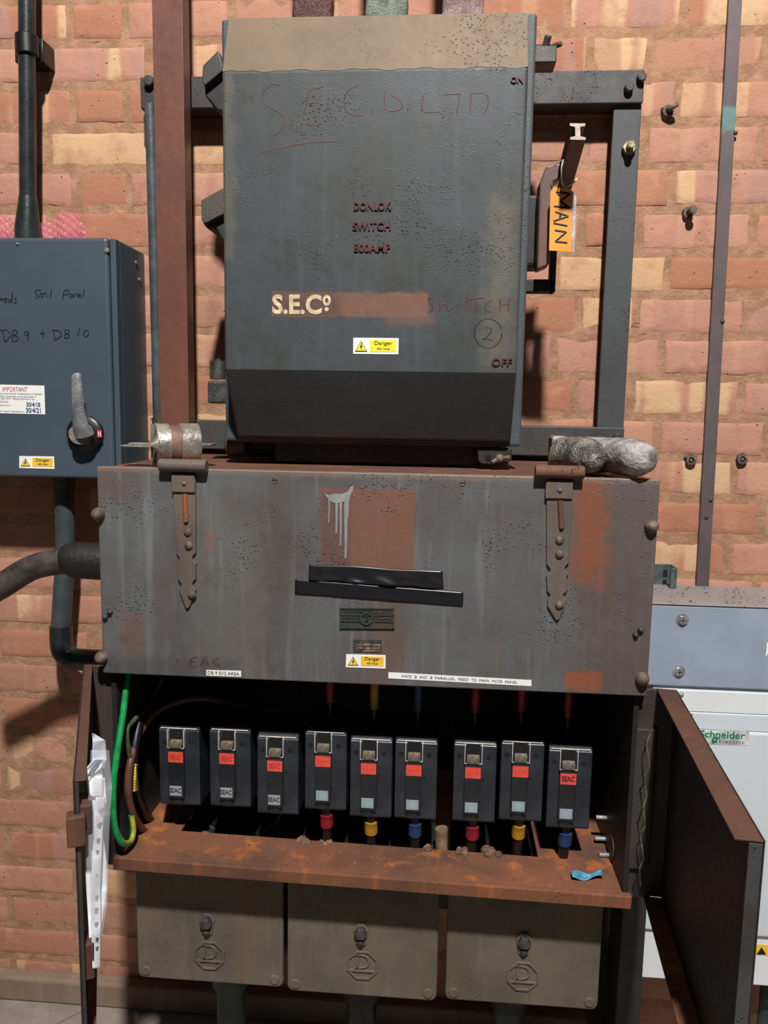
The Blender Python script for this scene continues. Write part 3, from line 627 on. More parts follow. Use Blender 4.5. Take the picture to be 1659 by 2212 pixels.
MB().tube(smoothpath([P(1217, 345, .285), P(1213, 362, .290), P(1213, 388, .280), P(1218, 402, d), P(1222, 405, d), P(1238, 396, .272), P(1246, 386, .262)], 4), .0011, 6).tube(smoothpath([P(1217, 345, .285), P(1205, 352, .275), P(1196, 360, .262)], 4), .0009, 6).build('string', M_string, tg, smooth=True)

# coloured busbar tails above the switch
for nm, x0, x1, yb, c, lab in (('red', 630, 717, 25, (96, 56, 52), 'brown-red wrapped busbar tail rising from the top of the large switch box'), ('green', 788, 880, 24, (122, 132, 118), 'pale green wrapped busbar tail rising from the top of the large switch box'), ('pink', 955, 1045, 19, (158, 130, 128), 'pale pink wrapped busbar tail rising from the top of the large switch box')):
    a, b = P(x0, yb, .24), P(x1, yb, .24)
    mt = plain('wrap_'+nm, c, .3, 0, .25, 60, .003)
    mb = MB(); 
    def fn(u, v, a=a, b=b):
        ang = 2*math.pi*u; hw = (b[0]-a[0])/2; cx_ = (a[0]+b[0])/2
        sx = math.copysign(abs(math.cos(ang))**.35, math.cos(ang)); sy = math.copysign(abs(math.sin(ang))**.35, math.sin(ang))
        k = 1+.02*math.sin(v*60+ang)
        return (cx_+hw*sx*k, .225+.016*sy*k, .593+.45*v)
    mb.grid(fn, 40, 30); o = mb.build('busbar_tail', mt, None, smooth=True); tag(o, lab, 'busbar', 'busbar tails above the switch')

# ---------------------------------------------------------------- the fuse box with its open doors
fb = thing('fuse_box', (-.106, .2, -.75), 'wide weathered grey and rust steel fuse box with both lower doors hanging open', 'fuse box')
FX0, FX1, FT, FH, FBZ = -.522, .309, -.097, -.417, -.752
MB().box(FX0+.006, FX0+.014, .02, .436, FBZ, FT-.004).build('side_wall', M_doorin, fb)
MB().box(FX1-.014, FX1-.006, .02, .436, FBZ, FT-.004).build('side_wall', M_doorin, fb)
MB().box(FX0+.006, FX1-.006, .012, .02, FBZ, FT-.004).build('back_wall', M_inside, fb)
MB().profx([(.012, FT-.006), (.438, FT-.006), (.438, FT+.0), (.012, FT+.0)], FX0, FX1).build('top_plate', M_rust, fb, bevel=.002)
MB().box(FX0, FX1, .438, DF, FH, FT+.003).box(FX0+.006, FX1-.006, .40, .438, FH, FH+.004).build('front_cover', M_cover, fb, bevel=.003)
# rusty bottom tray with a cut-out for the cables
rnd = random.Random(4)
zt = FBZ+.014
tr = MB().box(FX0+.014, FX1-.014, .352, .436, FBZ+.008, zt)
tr.box(FX0+.014, FX0+.085, .02, .352, FBZ+.008, zt).box(FX1-.135, FX1-.014, .02, .352, FBZ+.008, zt)
tr.profx([(.430, FBZ-.006), (.446, FBZ-.008), (.4485, zt+.001), (.436, zt+.001)], FX0+.004, FX1-.002)
tr.v = [(x, d, z+.010-.013*(x-FX0)/(FX1-FX0)) for x, d, z in tr.v]
tr.build('bottom_tray', M_rust_or, fb, bevel=.002)
for x0, x1 in ((FX1+.0, FX1+.030),):
    MB().box(x0-.008, x1, .424, .430, -.752, FH+.004).build('jamb', M_jamb, fb, bevel=.0015)
    MB().box(x0-.008, x0+.022, .430, .438, -.700, -.474).build('hinge_leaf', M_jamb, fb, bevel=.0015)
MB().box(FX0-.028, FX0+.012, .424, .430, -.752, FH+.004).build('jamb', M_jamb, fb, bevel=.0015)
# doors
def door(O, u, n, L, zt, zb, E_, T=.030):
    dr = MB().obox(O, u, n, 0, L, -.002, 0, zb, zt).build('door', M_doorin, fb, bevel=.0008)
    MB().obox(O, u, n, 0, L, 0, T, zt-.0025, zt).build('top_rim', M_rim, dr, bevel=.0008)
    MB().obox(O, u, n, 0, L, 0, T, zb, zb+.0025).build('bottom_rim', M_rust_or, dr, bevel=.0008)
    MB().obox(O, u, n, L-.0025, L, 0, E_, zb, zt-.004).build('edge_rim', M_frame_d, dr, bevel=.0008)
    MB().obox(O, u, n, 0.0, .0025, 0, T*1.1, zb+.004, zt-.004).build('hinge_rim', M_jamb, dr, bevel=.0008)
    return dr
u = Vector((-.033, .396)).normalized(); dR = door((.356, .43), u, (-u.y, u.x), .425, -.412, -.752, .013, .027)
MB().tube([(.313+.01*math.sin(k*2.1)*.3, .462+.004*math.sin(k*5), -.455-.26*k/16) for k in range(17)], [.0004+.0009*abs(math.sin(k*1.7)) for k in range(17)], 6).build('dust_thread', M_toggle, dR)
u = Vector((.183, .417)).normalized(); uL = u; dL = door((-.562, .43), u, (u.y, -u.x), .412, -.412, -.752, .004, .012)
def dloc(s, n, z): return (-.562+uL.x*s+uL.y*n, .43+uL.y*s-uL.x*n, z)
MB().obox((-.562, .43), uL, (uL.y, -uL.x), .372, .408, .000, .016, -.475, -.445).obox((-.562, .43), uL, (uL.y, -uL.x), .400, .418, -.010, .010, -.488, -.452).build('latch', M_rim, dL, bevel=.002)
MB().obox((-.562, .43), uL, (uL.y, -uL.x), .378, .405, .001, .014, -.66, -.615).build('catch', M_rim, dL, bevel=.002)
# strap hinges on the cover
SL = [(185, 265), (215, 520), (240, 900), (262, 1310), (300, 1375), (300, 1430), (272, 1470), (285, 1660), (325, 1720), (325, 1755), (298, 1800), (310, 1840), (385, 2040), (410, 2050), (440, 2020), (510, 1830), (528, 1800), (478, 1745), (480, 1700), (522, 1655), (522, 1480), (530, 1455), (480, 1400), (478, 1360), (522, 1310), (522, 900), (518, 520), (520, 330), (500, 265)]
SR = [(375, 365), (375, 470), (375, 850), (395, 880), (393, 900), (375, 915), (378, 1005), (397, 1030), (380, 1060), (380, 1095), (430, 1175), (447, 1172), (480, 1095), (490, 1060), (472, 1040), (475, 1020), (492, 1010), (492, 925), (505, 905), (480, 890), (483, 865), (505, 845), (510, 700), (525, 500), (530, 365)]
def strap(x0, xw, yb, y0):
    pts = [(340+x/6.14, 980+y/6.14) for x, y in SL] if x0 < 700 else [(1040+x/2.68, 900+y/2.68) for x, y in SR]
    return MB().prism([(P(x, y, DF)[0], P(x, y, DF)[2]) for x, y in pts], DF-.001, DF+.005)
for x0, xw, y0, yb, bar in ((371, 54, 1022, 1317, (345, 447, 1006)), (1179, 60, 1036, 1340, (1156, 1262, 1020))):
    h = strap(x0, xw, yb, y0).build('strap_hinge', M_hinge, fb, bevel=.0015)
    a, b = P(bar[0], bar[2]-2, DF+.008), P(bar[1], bar[2]+1, DF+.008)
    MB().cyl(a, b, .0095, 20).build('hinge_barrel', M_rust if x0 > 700 else M_hinge, h, smooth=True, bevel=.001)
    mb = MB(); a = P(x0, y0+2, DF+.005); b = P(x0+xw, y0+42, DF+.005); mb.box(a[0], b[0]-.002, DF+.004, DF+.0085, b[2], a[2]); mb.build('hinge_knuckle_plate', M_hinge, h, bevel=.0015)
    cx_ = x0+xw*.5; a = P(cx_+1, y0+45, DF+.006); b = P(cx_+4, y0+105, DF+.006)
    MB().tube([a, b], .0038, 10).build('pin', M_rust, h, smooth=True)
    for dy, r in ((22, .004), (128, .0068), (158, .0068), (265, .0068)):
        c = P(cx_+.06*dy*(1 if x0 < 700 else -.05), y0+dy*(yb-y0)/297, DF+.005); MB().dome((c[0], DF+.004+(.004 if dy < 30 else 0), c[2]), r, r*.8).build('rivet', M_bolt, h, smooth=True)
for px, py in ((213, 1111), (220, 1420), (1407, 1136), (1387, 1466)):
    c = P(px, py, DF); MB().dome((c[0], DF-.001, c[2]), .0105, .0155, 18).build('dome_nut', M_bolt, fb, smooth=True)
for px, py in ((238, 1321), (228, 1333), (1384, 1360), (1373, 1371)):
    c = P(px, py, DF); MB().dome((c[0], DF-.001, c[2]), .005, .0075, 12).build('rivet', M_boltd, fb, smooth=True)
for px, py in ((594, 1037), (999, 1043)):
    c = P(px, py, DF); sc = MB().tube([(c[0], DF-.001, c[2]), (c[0], DF+.001, c[2])], [.0052, .0046], 18).build('cover_screw', M_bolt, fb, smooth=True)
    MB().box(c[0]-.004, c[0]+.004, DF+.0008, DF+.0014, c[2]-.0006, c[2]+.0006).build('slot', M_hole, sc)
# paint drips
mb = MB(); 
top = [(700, 1066), (712, 1070), (722, 1066), (738, 1067), (752, 1062), (757, 1052), (764, 1048), (762, 1060), (756, 1072), (754, 1086), (742, 1084), (726, 1088), (712, 1082)]
mb.prism([(P(x, y, DF)[0], P(x, y, DF)[2]) for x, y in top], DF-.0003, DF+.0010)
for x, y1, r in ((711, 1128, .0013), (727, 1152, .0019), (736, 1178, .0017), (747, 1206, .0024), (752, 1120, .0016)):
    mb.tube([P(x, 1076, DF), P(x, y1-30, DF), P(x-1, y1, DF)], [r*1.25, r*.8, r*.6], 8, flat=.5)
mb.build('paint_drip', M_drip, fb)
# electrical tape
def tape(name, cs, wav, d0, sd):
    a0, a1, a2, a3 = cs; rn = random.Random(sd)
    def fn(u, v):
        x = (a0[0]*(1-u)+a1[0]*u)*(1-v)+(a3[0]*(1-u)+a2[0]*u)*v; y = (a0[1]*(1-u)+a1[1]*u)*(1-v)+(a3[1]*(1-u)+a2[1]*u)*v
        y += wav*700*math.sin(u*11+sd)*(1-v)
        d = d0+wav*(math.sin(u*9+v*3)+.8*math.sin(u*23-v*6)*v+1.6)*(.3+v)
        p = P(x, y, DF); return (p[0], d, p[2])
    return MB().grid(fn, 60, 10).build(name, M_tape, fb, smooth=True, solid=.0006)
tape('black_tape', ((668, 1218), (956, 1234), (958, 1270), (668, 1252)), .0014, DF+.0012, 1)
tape('black_tape', ((638, 1251), (1001, 1279), (1000, 1306), (638, 1279)), .0001, DF+.0030, 2)
# nameplate, rating plate and labels
def rect_poly(x0, y0, x1, y1, d, sk=0): return [(P(x, y, d)[0], P(x, y, d)[2]) for x, y in ((x0, y0), (x1, y0+sk), (x1, y1+sk), (x0, y1))]
npl = MB().prism(rect_poly(734, 1311, 852, 1357, DF, 2), DF-.0005, DF+.0016).build('nameplate', M_brass, fb, bevel=.0012)
for r in ((735, 1312, 851, 1314), (735, 1354, 851, 1356), (735, 1326, 851, 1328), (737, 1339, 778, 1341), (808, 1340, 850, 1342), (734, 1312, 737, 1357), (849, 1312, 852, 1357)):
    MB().prism(rect_poly(*r, DF, 1), DF+.0012, DF+.0034).build('raised_rib', M_brass, npl)
text('lettering', 'THE DONOVAN ELECTRICAL CO LTD', (741, 1316, 846, 1324), DF+.0014, M_brass, npl, .0016, bold=.02)
text('lettering', 'BIRMINGHAM', (739, 1330, 779, 1337), DF+.0014, M_brass, npl, .0016, bold=.02)
text('lettering', 'ENGLAND', (806, 1331, 847, 1338), DF+.0014, M_brass, npl, .0016, bold=.02)
def ring(c, r0, r1, n, d0, d1, rot=0):
    vs = []; fs = []
    for d in (d0, d1):
        for r in (r0, r1):
            for k in range(n): a = 2*math.pi*(k+rot)/n; vs.append((c[0]+r*math.cos(a), d, c[1]+r*math.sin(a)))
    for k in range(n):
        j = (k+1) % n
        fs += [(k, j, n+j, n+k), (2*n+k, 2*n+j, 3*n+j, 3*n+k), (k, j, 2*n+j, 2*n+k), (n+k, n+j, 3*n+j, 3*n+k)]
    return vs, fs
c = P(792, 1335, DF); MB().add(*ring((c[0], c[2]), .0075, .0098, 24, DF+.001, DF+.004)).build('emblem_ring', M_brass, npl)
text('lettering', 'D', (788, 1330, 796, 1341), DF+.0014, M_brass, npl, .0022, bold=.02)
rp = MB().prism(rect_poly(763, 1381, 824, 1408, DF, 1), DF-.0005, DF+.001).build('rating_plate', M_boltd, fb, bevel=.0004)
for x0, x1, y0, y1 in ((771, 783, 1390, 1394), (786, 801, 1390, 1394), (805, 821, 1391, 1395), (771, 784, 1397, 1401), (789, 801, 1398, 1402), (804, 820, 1398, 1402), (785, 821, 1404, 1407)):
    MB().prism(rect_poly(x0, y0, x1, y1, DF), DF+.0005, DF+.0014).build('rating_field', M_rating, rp)
danger(fb, (748, 1413, 833, 1415, 833, 1444, 747, 1441), DF, M_amb)
lb = plate('strip_label', (446, 1447, 521, 1449, 521, 1462, 446, 1459), DF, M_white, fb, .0007)
text('lettering', 'DB 9 EV2 AREA', (449, 1451, 517, 1458), DF+.0007, M_ink, lb, .0003)
lb = plate('strip_label', (839, 1452, 1148, 1469, 1148, 1482, 839, 1465), DF, M_white, fb, .0007)
xs = 867; s_ = 'WAYS 2 AND 3 PARALLEL FEED TO MAIN MCCB PANEL'; wd = (1119-867)/len(s_)
acc = 0
for k, wd_ in enumerate(s_.split(' ')):
    x0 = 867+acc*wd; x1 = x0+len(wd_)*wd*.97; y = 1452+(x0+x1-2*839)/2*.055
    text('lettering', wd_, (x0, y+4, x1, y+9.5), DF+.0007, M_ink, lb, .0003); acc += len(wd_)+1
strokes('pencil_lettering', [[(1130, 1545), (1140, 1575)], [(1215, 1570), (1235, 1545), (1260, 1540)], [(1215, 1570), (1220, 1600), (1250, 1600)], [(1222, 1572), (1245, 1568)], [(1285, 1595), (1310, 1545), (1335, 1592)], [(1295, 1575), (1325, 1572)], [(1400, 1548), (1370, 1560), (1372, 1585), (1410, 1590)]], (0, 900), 2.9625, DF, M_marker, fb, .0009)
# studs on the inner right wall
for px, py, d in ((1335, 1768, .30), (1356, 1815, .30), (1328, 1848, .34), (1348, 1898, .37)):
    c = P(px, py, d); MB().cyl((FX1-.014, d, c[2]), (FX1-.032, d, c[2]), .0038, 10).build('stud', M_alu, fb, smooth=True)
c = P(1342, 1832, .35); MB().cyl((FX1-.0145, c[1], c[2]), (FX1-.016, c[1], c[2]), .020, 24).build('knockout', M_jamb, fb)

# things on top of the fuse box
c0, c1 = P(338, 972, .40), P(418, 962, .33)
t = thing('cartridge_fuse', (c0[0]+.03, .37, FT), 'round cartridge fuse with tinned end caps lying behind the left strap hinge', 'fuse')
zc = FT+.0345; A, B = Vector((P(330, 970, .40)[0], .395, zc)), Vector((P(420, 965, .38)[0], .360, zc+.001)); dv = B-A
MB().tube([A+dv*.30, A+dv*.66], .0305, 32).build('barrel', M_fuseb, t, smooth=True)
MB().tube([A+dv*.06, A+dv*.06, A+dv*.32], [.030, .033, .033], 32).build('end_cap', M_fuse, t, smooth=True)
MB().tube([A+dv*.60, A+dv*.98, A+dv*.98], [.033, .033, .030], 32).tube([A+dv*.56, A+dv*.60], [.0318, .0332], 32).build('end_cap', M_fuse, t, smooth=True)
MB().cyl((A+dv*.02), (A+dv*.055), .0345, 32).box(A.x-.004, A.x+.002, .389, .397, FT+.002, FT+.066).build('end_plate', M_fuse, t, smooth=True)
a = P(266, 975, .40); MB().box(a[0], A.x+.002, .385, .412, zc-.0035, zc-.0005).box(a[0]+.012, A.x+.002, .385, .409, zc, zc+.0028).build('contact_tag', M_fuse, t, bevel=.0008)
b = P(462, 965, .36); MB().box(B.x-.002, b[0], .345, .375, zc-.001, zc+.002).build('contact_tag', M_fuse, t, bevel=.0008)
for nm, pts, rr, mt, bx, lab in (('f', [(1215, 985, .36), (1245, 988, .39), (1270, 995, .425), (1280, 1001, .44)], [.026, .0275, .0265, .020], M_foil, (1190, 1222, 966, 1015, .33), 'silvery crinkled rounded fuse carrier behind the right hinge barrel'),
                           ('p', [(1312, 990, .37), (1348, 996, .41), (1378, 1003, .445), (1395, 1008, .458)], [.0265, .028, .0265, .0205], M_porc, (1270, 1312, 969, 1012, .36), 'smooth dusty grey rounded fuse carrier overhanging the right front corner')):
    path = [Vector(P(*q)) for q in pts]; path = [Vector((p.x, p.y, FT+.0320)) for p in path]; path = smoothpath(path, 5)
    e_ = path[-1]; dirv = (path[-1]-path[-2]).normalized(); R_ = []
    K = len(path); ctrl = rr
    for i in range(K): f = i/(K-1)*3; j = min(int(f), 2); R_.append(ctrl[j]*(1-(f-j))+ctrl[j+1]*(f-j))
    for k in range(1, 5): path.append(e_+dirv*.012*math.sin(k*math.pi/8)); R_.append(ctrl[3]*max(math.cos(k*math.pi/8), .06))
    t = thing('fuse_carrier', (path[3].x, path[3].y, FT), lab, 'fuse carrier')
    mb = MB().tube(path, R_, 20)
    if nm == 'f':
        r2 = random.Random(9); mb.v = [(x+r2.uniform(-.001, .001), d+r2.uniform(-.001, .001), z+r2.uniform(-.001, .001)) for x, d, z in mb.v]
    mb.build('grip', mt, t, smooth=True)
    a, b = P(bx[0], bx[2], bx[4]), P(bx[1], bx[3], bx[4]); MB().box(a[0], b[0], bx[4]-.035, bx[4]+.012, FT+.004, FT+.058).build('shoe', M_porc, t, bevel=.004)

# ---------------------------------------------------------------- circuit breakers
DB_ = .372
rects = [(340, 1556, 435, 1741), (449, 1553, 545, 1745), (552, 1564, 648, 1761), (657, 1557, 750, 1752), (755, 1570, 848, 1768), (851, 1573, 946, 1772), (978, 1579, 1073, 1778), (1078, 1574, 1177, 1776), (1181, 1596, 1279, 1792)]
labs = ['leftmost black circuit breaker, marked SEAC on its grey label', 'black circuit breaker second from the left, marked SEAC on its grey label', 'black circuit breaker third from the left, set lower, marked SEAC',
        'black circuit breaker fourth from the left, above a red sleeved cable', 'black circuit breaker at the middle of the nine, above a yellow sleeved cable', 'black circuit breaker sixth from the left, just left of the wide gap',
        'black circuit breaker just right of the wide gap, above a red sleeved cable', 'black circuit breaker second from the right, above a yellow sleeved cable', 'rightmost black circuit breaker, with dark writing on its red label']
BW, BH = .0697, .1435
def box_local(name, x0, x1, d0, d1, z0, z1, mat, parent, bevel=0, root=None):
    b = root; return MB().box(b[0]+x0, b[0]+x1, b[1]+d0, b[1]+d1, b[2]+z0, b[2]+z1).build(name, mat, parent, bevel=bevel)
def make_breaker():
    b = (0, DB_, 0)
    root = thing('circuit_breaker', (b[0], b[1], b[2]), labs[0], 'circuit breaker', 'circuit breakers inside the fuse box')
    MB().profx([(DB_-.085, 0), (DB_-.004, 0), (DB_, .004), (DB_, BH-.010), (DB_-.012, BH), (DB_-.085, BH)], 0, BW).build('body', M_brk, root, bevel=.0018)
    sx0, sx1 = .26*BW, .64*BW
    MB().profx([(DB_-.002, .018), (DB_+.0075, .018), (DB_+.0075, .735*BH), (DB_-.002, .735*BH)], sx0, sx1).build('face_strip', M_brk2, root, bevel=.001)
    MB().box(sx0+.004, sx0+.020, DB_-.002, DB_+.003, .004, .018).build('terminal_tongue', M_brk2, root, bevel=.0008)
    wz0, wz1 = .735*BH, .955*BH
    MB().box(sx0-.0011, sx0, DB_-.001, DB_+.0076, wz0, wz1).box(sx1, sx1+.0011, DB_-.001, DB_+.0076, wz0, wz1).box(sx0-.0008, sx1+.0008, DB_+.0068, DB_+.0077, wz0, wz0+.0011).box(.004, BW-.004, DB_-.0015, DB_+.0006, wz1, wz1+.0011).build('painted_edge_glint', M_edgeglint, root)  # white strips imitate highlights along the window sides and body top
    MB().box(sx0+.002, sx1-.002, DB_-.001, DB_+.001, wz0+.001, wz1-.001).build('toggle_recess', M_hole, root)
    MB().profx([(DB_-.001, wz0+.001), (DB_+.010, wz0+.001), (DB_+.0085, wz0+.010), (DB_+.002, wz0+.0135), (DB_-.001, wz0+.0135)], sx0+.003, sx1-.003).build('toggle', M_toggle, root, bevel=.0012)
    MB().box(sx0+.0006, sx1-.0006, DB_+.007, DB_+.0079, .565*BH, .695*BH).build('red_label', M_red, root)
    MB().box(sx0+.002, sx1-.004, DB_+.007, DB_+.0079, .155*BH, .275*BH).build('grey_label', M_greylab, root)
    for x, z in ((.14*BW, .80*BH), (.80*BW, .80*BH)): MB().cyl((x, DB_-.001, z), (x, DB_+.0004, z), .0042, 14).build('screw_recess', M_hole, root)
    MB().cyl((sx1+.004, DB_-.001, .53*BH), (sx1+.004, DB_+.0004, .53*BH), .0022, 10).build('test_hole', M_hole, root)
    return root
proto = make_breaker(); brks = []
for i, (x0, y0, x1, y1) in enumerate(rects):
    a = P(x0, (y0+y1)/2, DB_); b = P(x1, (y0+y1)/2, DB_); zm = P((x0+x1)/2, y1, DB_)[2]; zt_ = P((x0+x1)/2, y0, DB_)[2]
    o = proto if i == 0 else copy_tree(proto)
    o.location = ((a[0]+b[0])/2-BW/2, -DB_, zm+H); o['label'] = labs[i]
    o.scale = (1, 1, 1); brks.append((o, (a[0]+b[0])/2, zm, zm+BH))
for i in (0, 1, 2, 3, 4, 5, 6, 7, 8):
    o, xc, z0, z1 = brks[i]; kids = {c.name.split('.')[0]: c for c in o.children}
    def blk(name, body, fx0, fx1, fz0, fz1, mt, par, bold=.01):
        cu = bpy.data.curves.new(name, 'FONT'); cu.body = body; cu.extrude = .5; cu.offset = bold; cu.resolution_u = 2
        t_ = bpy.data.objects.new(name, cu); COL.objects.link(t_); dg = bpy.context.evaluated_depsgraph_get(); me = bpy.data.meshes.new_from_object(t_.evaluated_get(dg)); bpy.data.objects.remove(t_)
        xs = [v.co.x for v in me.vertices]; ys = [v.co.y for v in me.vertices]
        for v in me.vertices:
            u_ = (v.co.x-min(xs))/(max(xs)-min(xs)); q_ = (v.co.y-min(ys))/(max(ys)-min(ys))
            v.co = (BW*(fx0+(fx1-fx0)*u_), -(.0079+(v.co.z+.5)*.0003), BH*(fz0+(fz1-fz0)*q_))
        me.materials.clear(); me.materials.append(mt); ob = bpy.data.objects.new(name, me); COL.objects.link(ob); ob.parent = par; return ob
    if i < 3: blk('handwriting', 'SEAC', .29, .57, .19, .25, M_marker, kids['grey_label'], .03); blk('handwriting', 'SEAC', .31, .58, .60, .66, M_redtxt, kids['red_label'], .03)
    elif i == 8: blk('handwriting', 'SEAC', .30, .60, .60, .665, M_marker, kids['red_label'], .04)
    else: blk('print_line', '- - --', .32, .58, .624, .632, M_redtxt, kids['red_label'], .0)
# cables above and below the breakers
top_c = {3: (M_redsl, 'red'), 4: (M_yelsl, 'yellow'), 5: (M_blusl, 'blue'), 6: (M_redsl, 'dark red'), 7: (M_redsl, 'dark red'), 8: (M_redsl, 'dark red'), 0: None, 1: None}
bot_c = {3: (M_redsl, 'red'), 4: (M_yelsl, 'yellow'), 5: (M_blusl, 'blue'), 6: (M_redsl, 'red'), 7: (M_yelsl, 'yellow'), 8: (M_blusl, 'blue')}
where = {3: 'fourth breaker', 4: 'middle breaker', 5: 'sixth breaker', 6: 'breaker right of the gap', 7: 'breaker second from the right', 8: 'rightmost breaker'}
for i in range(3, 9):
    o, xc, z0, z1 = brks[i]; d = DB_-.045
    mt, nm = top_c[i]; t = thing('feed_cable', (xc, d, z1), nm+' sleeved feed conductor above the '+where[i], 'cable', 'feed conductors above the breakers')
    MB().tube([(xc, d, z1), (xc, d, FT-.02)], .0055, 12).build('core', M_cabblk, t, smooth=True)
    MB().tube([(xc, d, z1+.03), (xc, d, -.40)], .0075, 12).build('sleeve', mt, t, smooth=True)
    mt, nm = bot_c[i]; t = thing('load_cable', (xc, d, z0), nm+' sleeved black cable below the '+where[i], 'cable', 'load cables below the breakers')
    MB().tube([(xc, .360, z0+.002), (xc, .338, -.775)], .0085, 14).build('core', M_cabblk, t, smooth=True)
    MB().tube([(xc, .3585, z0-.010), (xc, .3525, z0-.034)], .0114, 14).build('sleeve', mt, t, smooth=True)
# wiring loops on the left
d = .385
def stripe(i, j): return 1 if j in (4, 5, 6) else 0
t = MB().tube(pixpath([(276, 1455, .30), (266, 1540, .34), (254, 1620, .375), (245, 1700, .39), (247, 1780, .39), (262, 1818, .385), (280, 1820, .37), (288, 1796, .35), (284, 1760, .32)], 6), .0052, 14, matfn=stripe).build('earth_cable', [M_egreen, M_eyel], None, smooth=True)
tag(t, 'bright green and yellow earth cable looping down the left side of the fuse box', 'cable')
t = MB().tube(pixpath([(352, 1465, .30), (325, 1515, .30), (288, 1558, .30), (274, 1582, .27), (284, 1655, .22)], 6), .0040, 12, matfn=stripe).build('earth_cable', [M_egrd, M_eyeld], None, smooth=True)
tag(t, 'dusty thin yellow-green earth wire slanting down from under the left of the cover', 'cable')
pts = [P(287+8*math.cos(k*.9), 1652+k*.85, .40+.008*math.sin(k*.9)) for k in range(70)]
t = MB().tube(pts, .0030, 8).build('wire_coil', M_eyel, None, smooth=True); tag(t, 'yellow-green wire coiled into a tight spring behind the brown cable loop', 'cable')
t = MB().tube(pixpath([(655, 1470, .22), (648, 1510, .24), (600, 1535, .26), (520, 1524, .29), (430, 1508, .32), (350, 1530, .34), (304, 1580, .35), (283, 1640, .355), (277, 1705, .355), (290, 1765, .35), (318, 1800, .34), (355, 1813, .30)], 7), .0062, 14).build('brown_cable', M_cabbrn, None, smooth=True)
tag(t, 'brown cable looping around the left breaker and up under the cover', 'cable')
t = MB().tube(pixpath([(300, 1560, .26), (288, 1650, .27), (302, 1730, .28), (345, 1790, .28), (410, 1780, .25), (430, 1740, .25)], 7), .0075, 14).build('black_cable', M_cabblk, None, smooth=True); tag(t, 'black cable curling under the leftmost breaker', 'cable')
t = MB().tube(pixpath([(425, 1760, .25), (450, 1785, .26), (500, 1802, .27), (560, 1800, .275), (595, 1780, .275), (612, 1750, .26)], 7), .0068, 14).build('black_cable', M_cabblk, None, smooth=True); tag(t, 'black cable sagging beneath the second and third breakers', 'cable')
p = P(955, 1862, .30); q = P(955, 1790, .30)
t = MB().tube([(p[0], .30, -.775), (q[0], .30, q[2])], .0125, 18).build('support_post', M_tan_post, None, smooth=True); tag(t, 'short dusty tan round post rising through the tray cut-out in the gap between breakers', 'post')
# bits lying on the tray
rnd = random.Random(3); mb = MB()
for k in range(220):
    x = rnd.uniform(FX0+.03, FX1-.03); dd = rnd.uniform(.36, .432); r = rnd.uniform(.0005, .0015)*(1.6 if k % 9 == 0 else 1)
    mb.ball((x, dd, zt+.010-.013*(x-FX0)/(FX1-FX0)+r*.2), r, n=4, sq=(1.5, 1.1, .6))
for px, r in ((655, .012), (920, .010), (995, .009), (1058, .013), (700, .009), (1070, .008), (440, .010)):
    p = P(px, 1850, .356); 
    for k in range(5): mb.ball((p[0]+rnd.uniform(-.008, .008), .36+rnd.uniform(-.01, .004), zt+r*.3), r*rnd.uniform(.4, .8), n=5, sq=(1.1, .9, 1))
o = mb.build('rust_debris', M_dirt, None); tag(o, 'loose rust flakes and dirt crumbs lying along the rusty tray', 'debris', kind='stuff')
a = P(1262, 1893, .40)
def fn(u, v): return (a[0]-.022+.05*u, .400-.010*u+.018*v, zt+.002+.004*math.sin(u*7+v*2)+.002*math.sin(v*9))
o = MB().grid(fn, 14, 6).build('blue_offcut', M_scrap, None, smooth=True, solid=.001); tag(o, 'crumpled blue plastic scrap lying at the right end of the rusty tray', 'scrap')

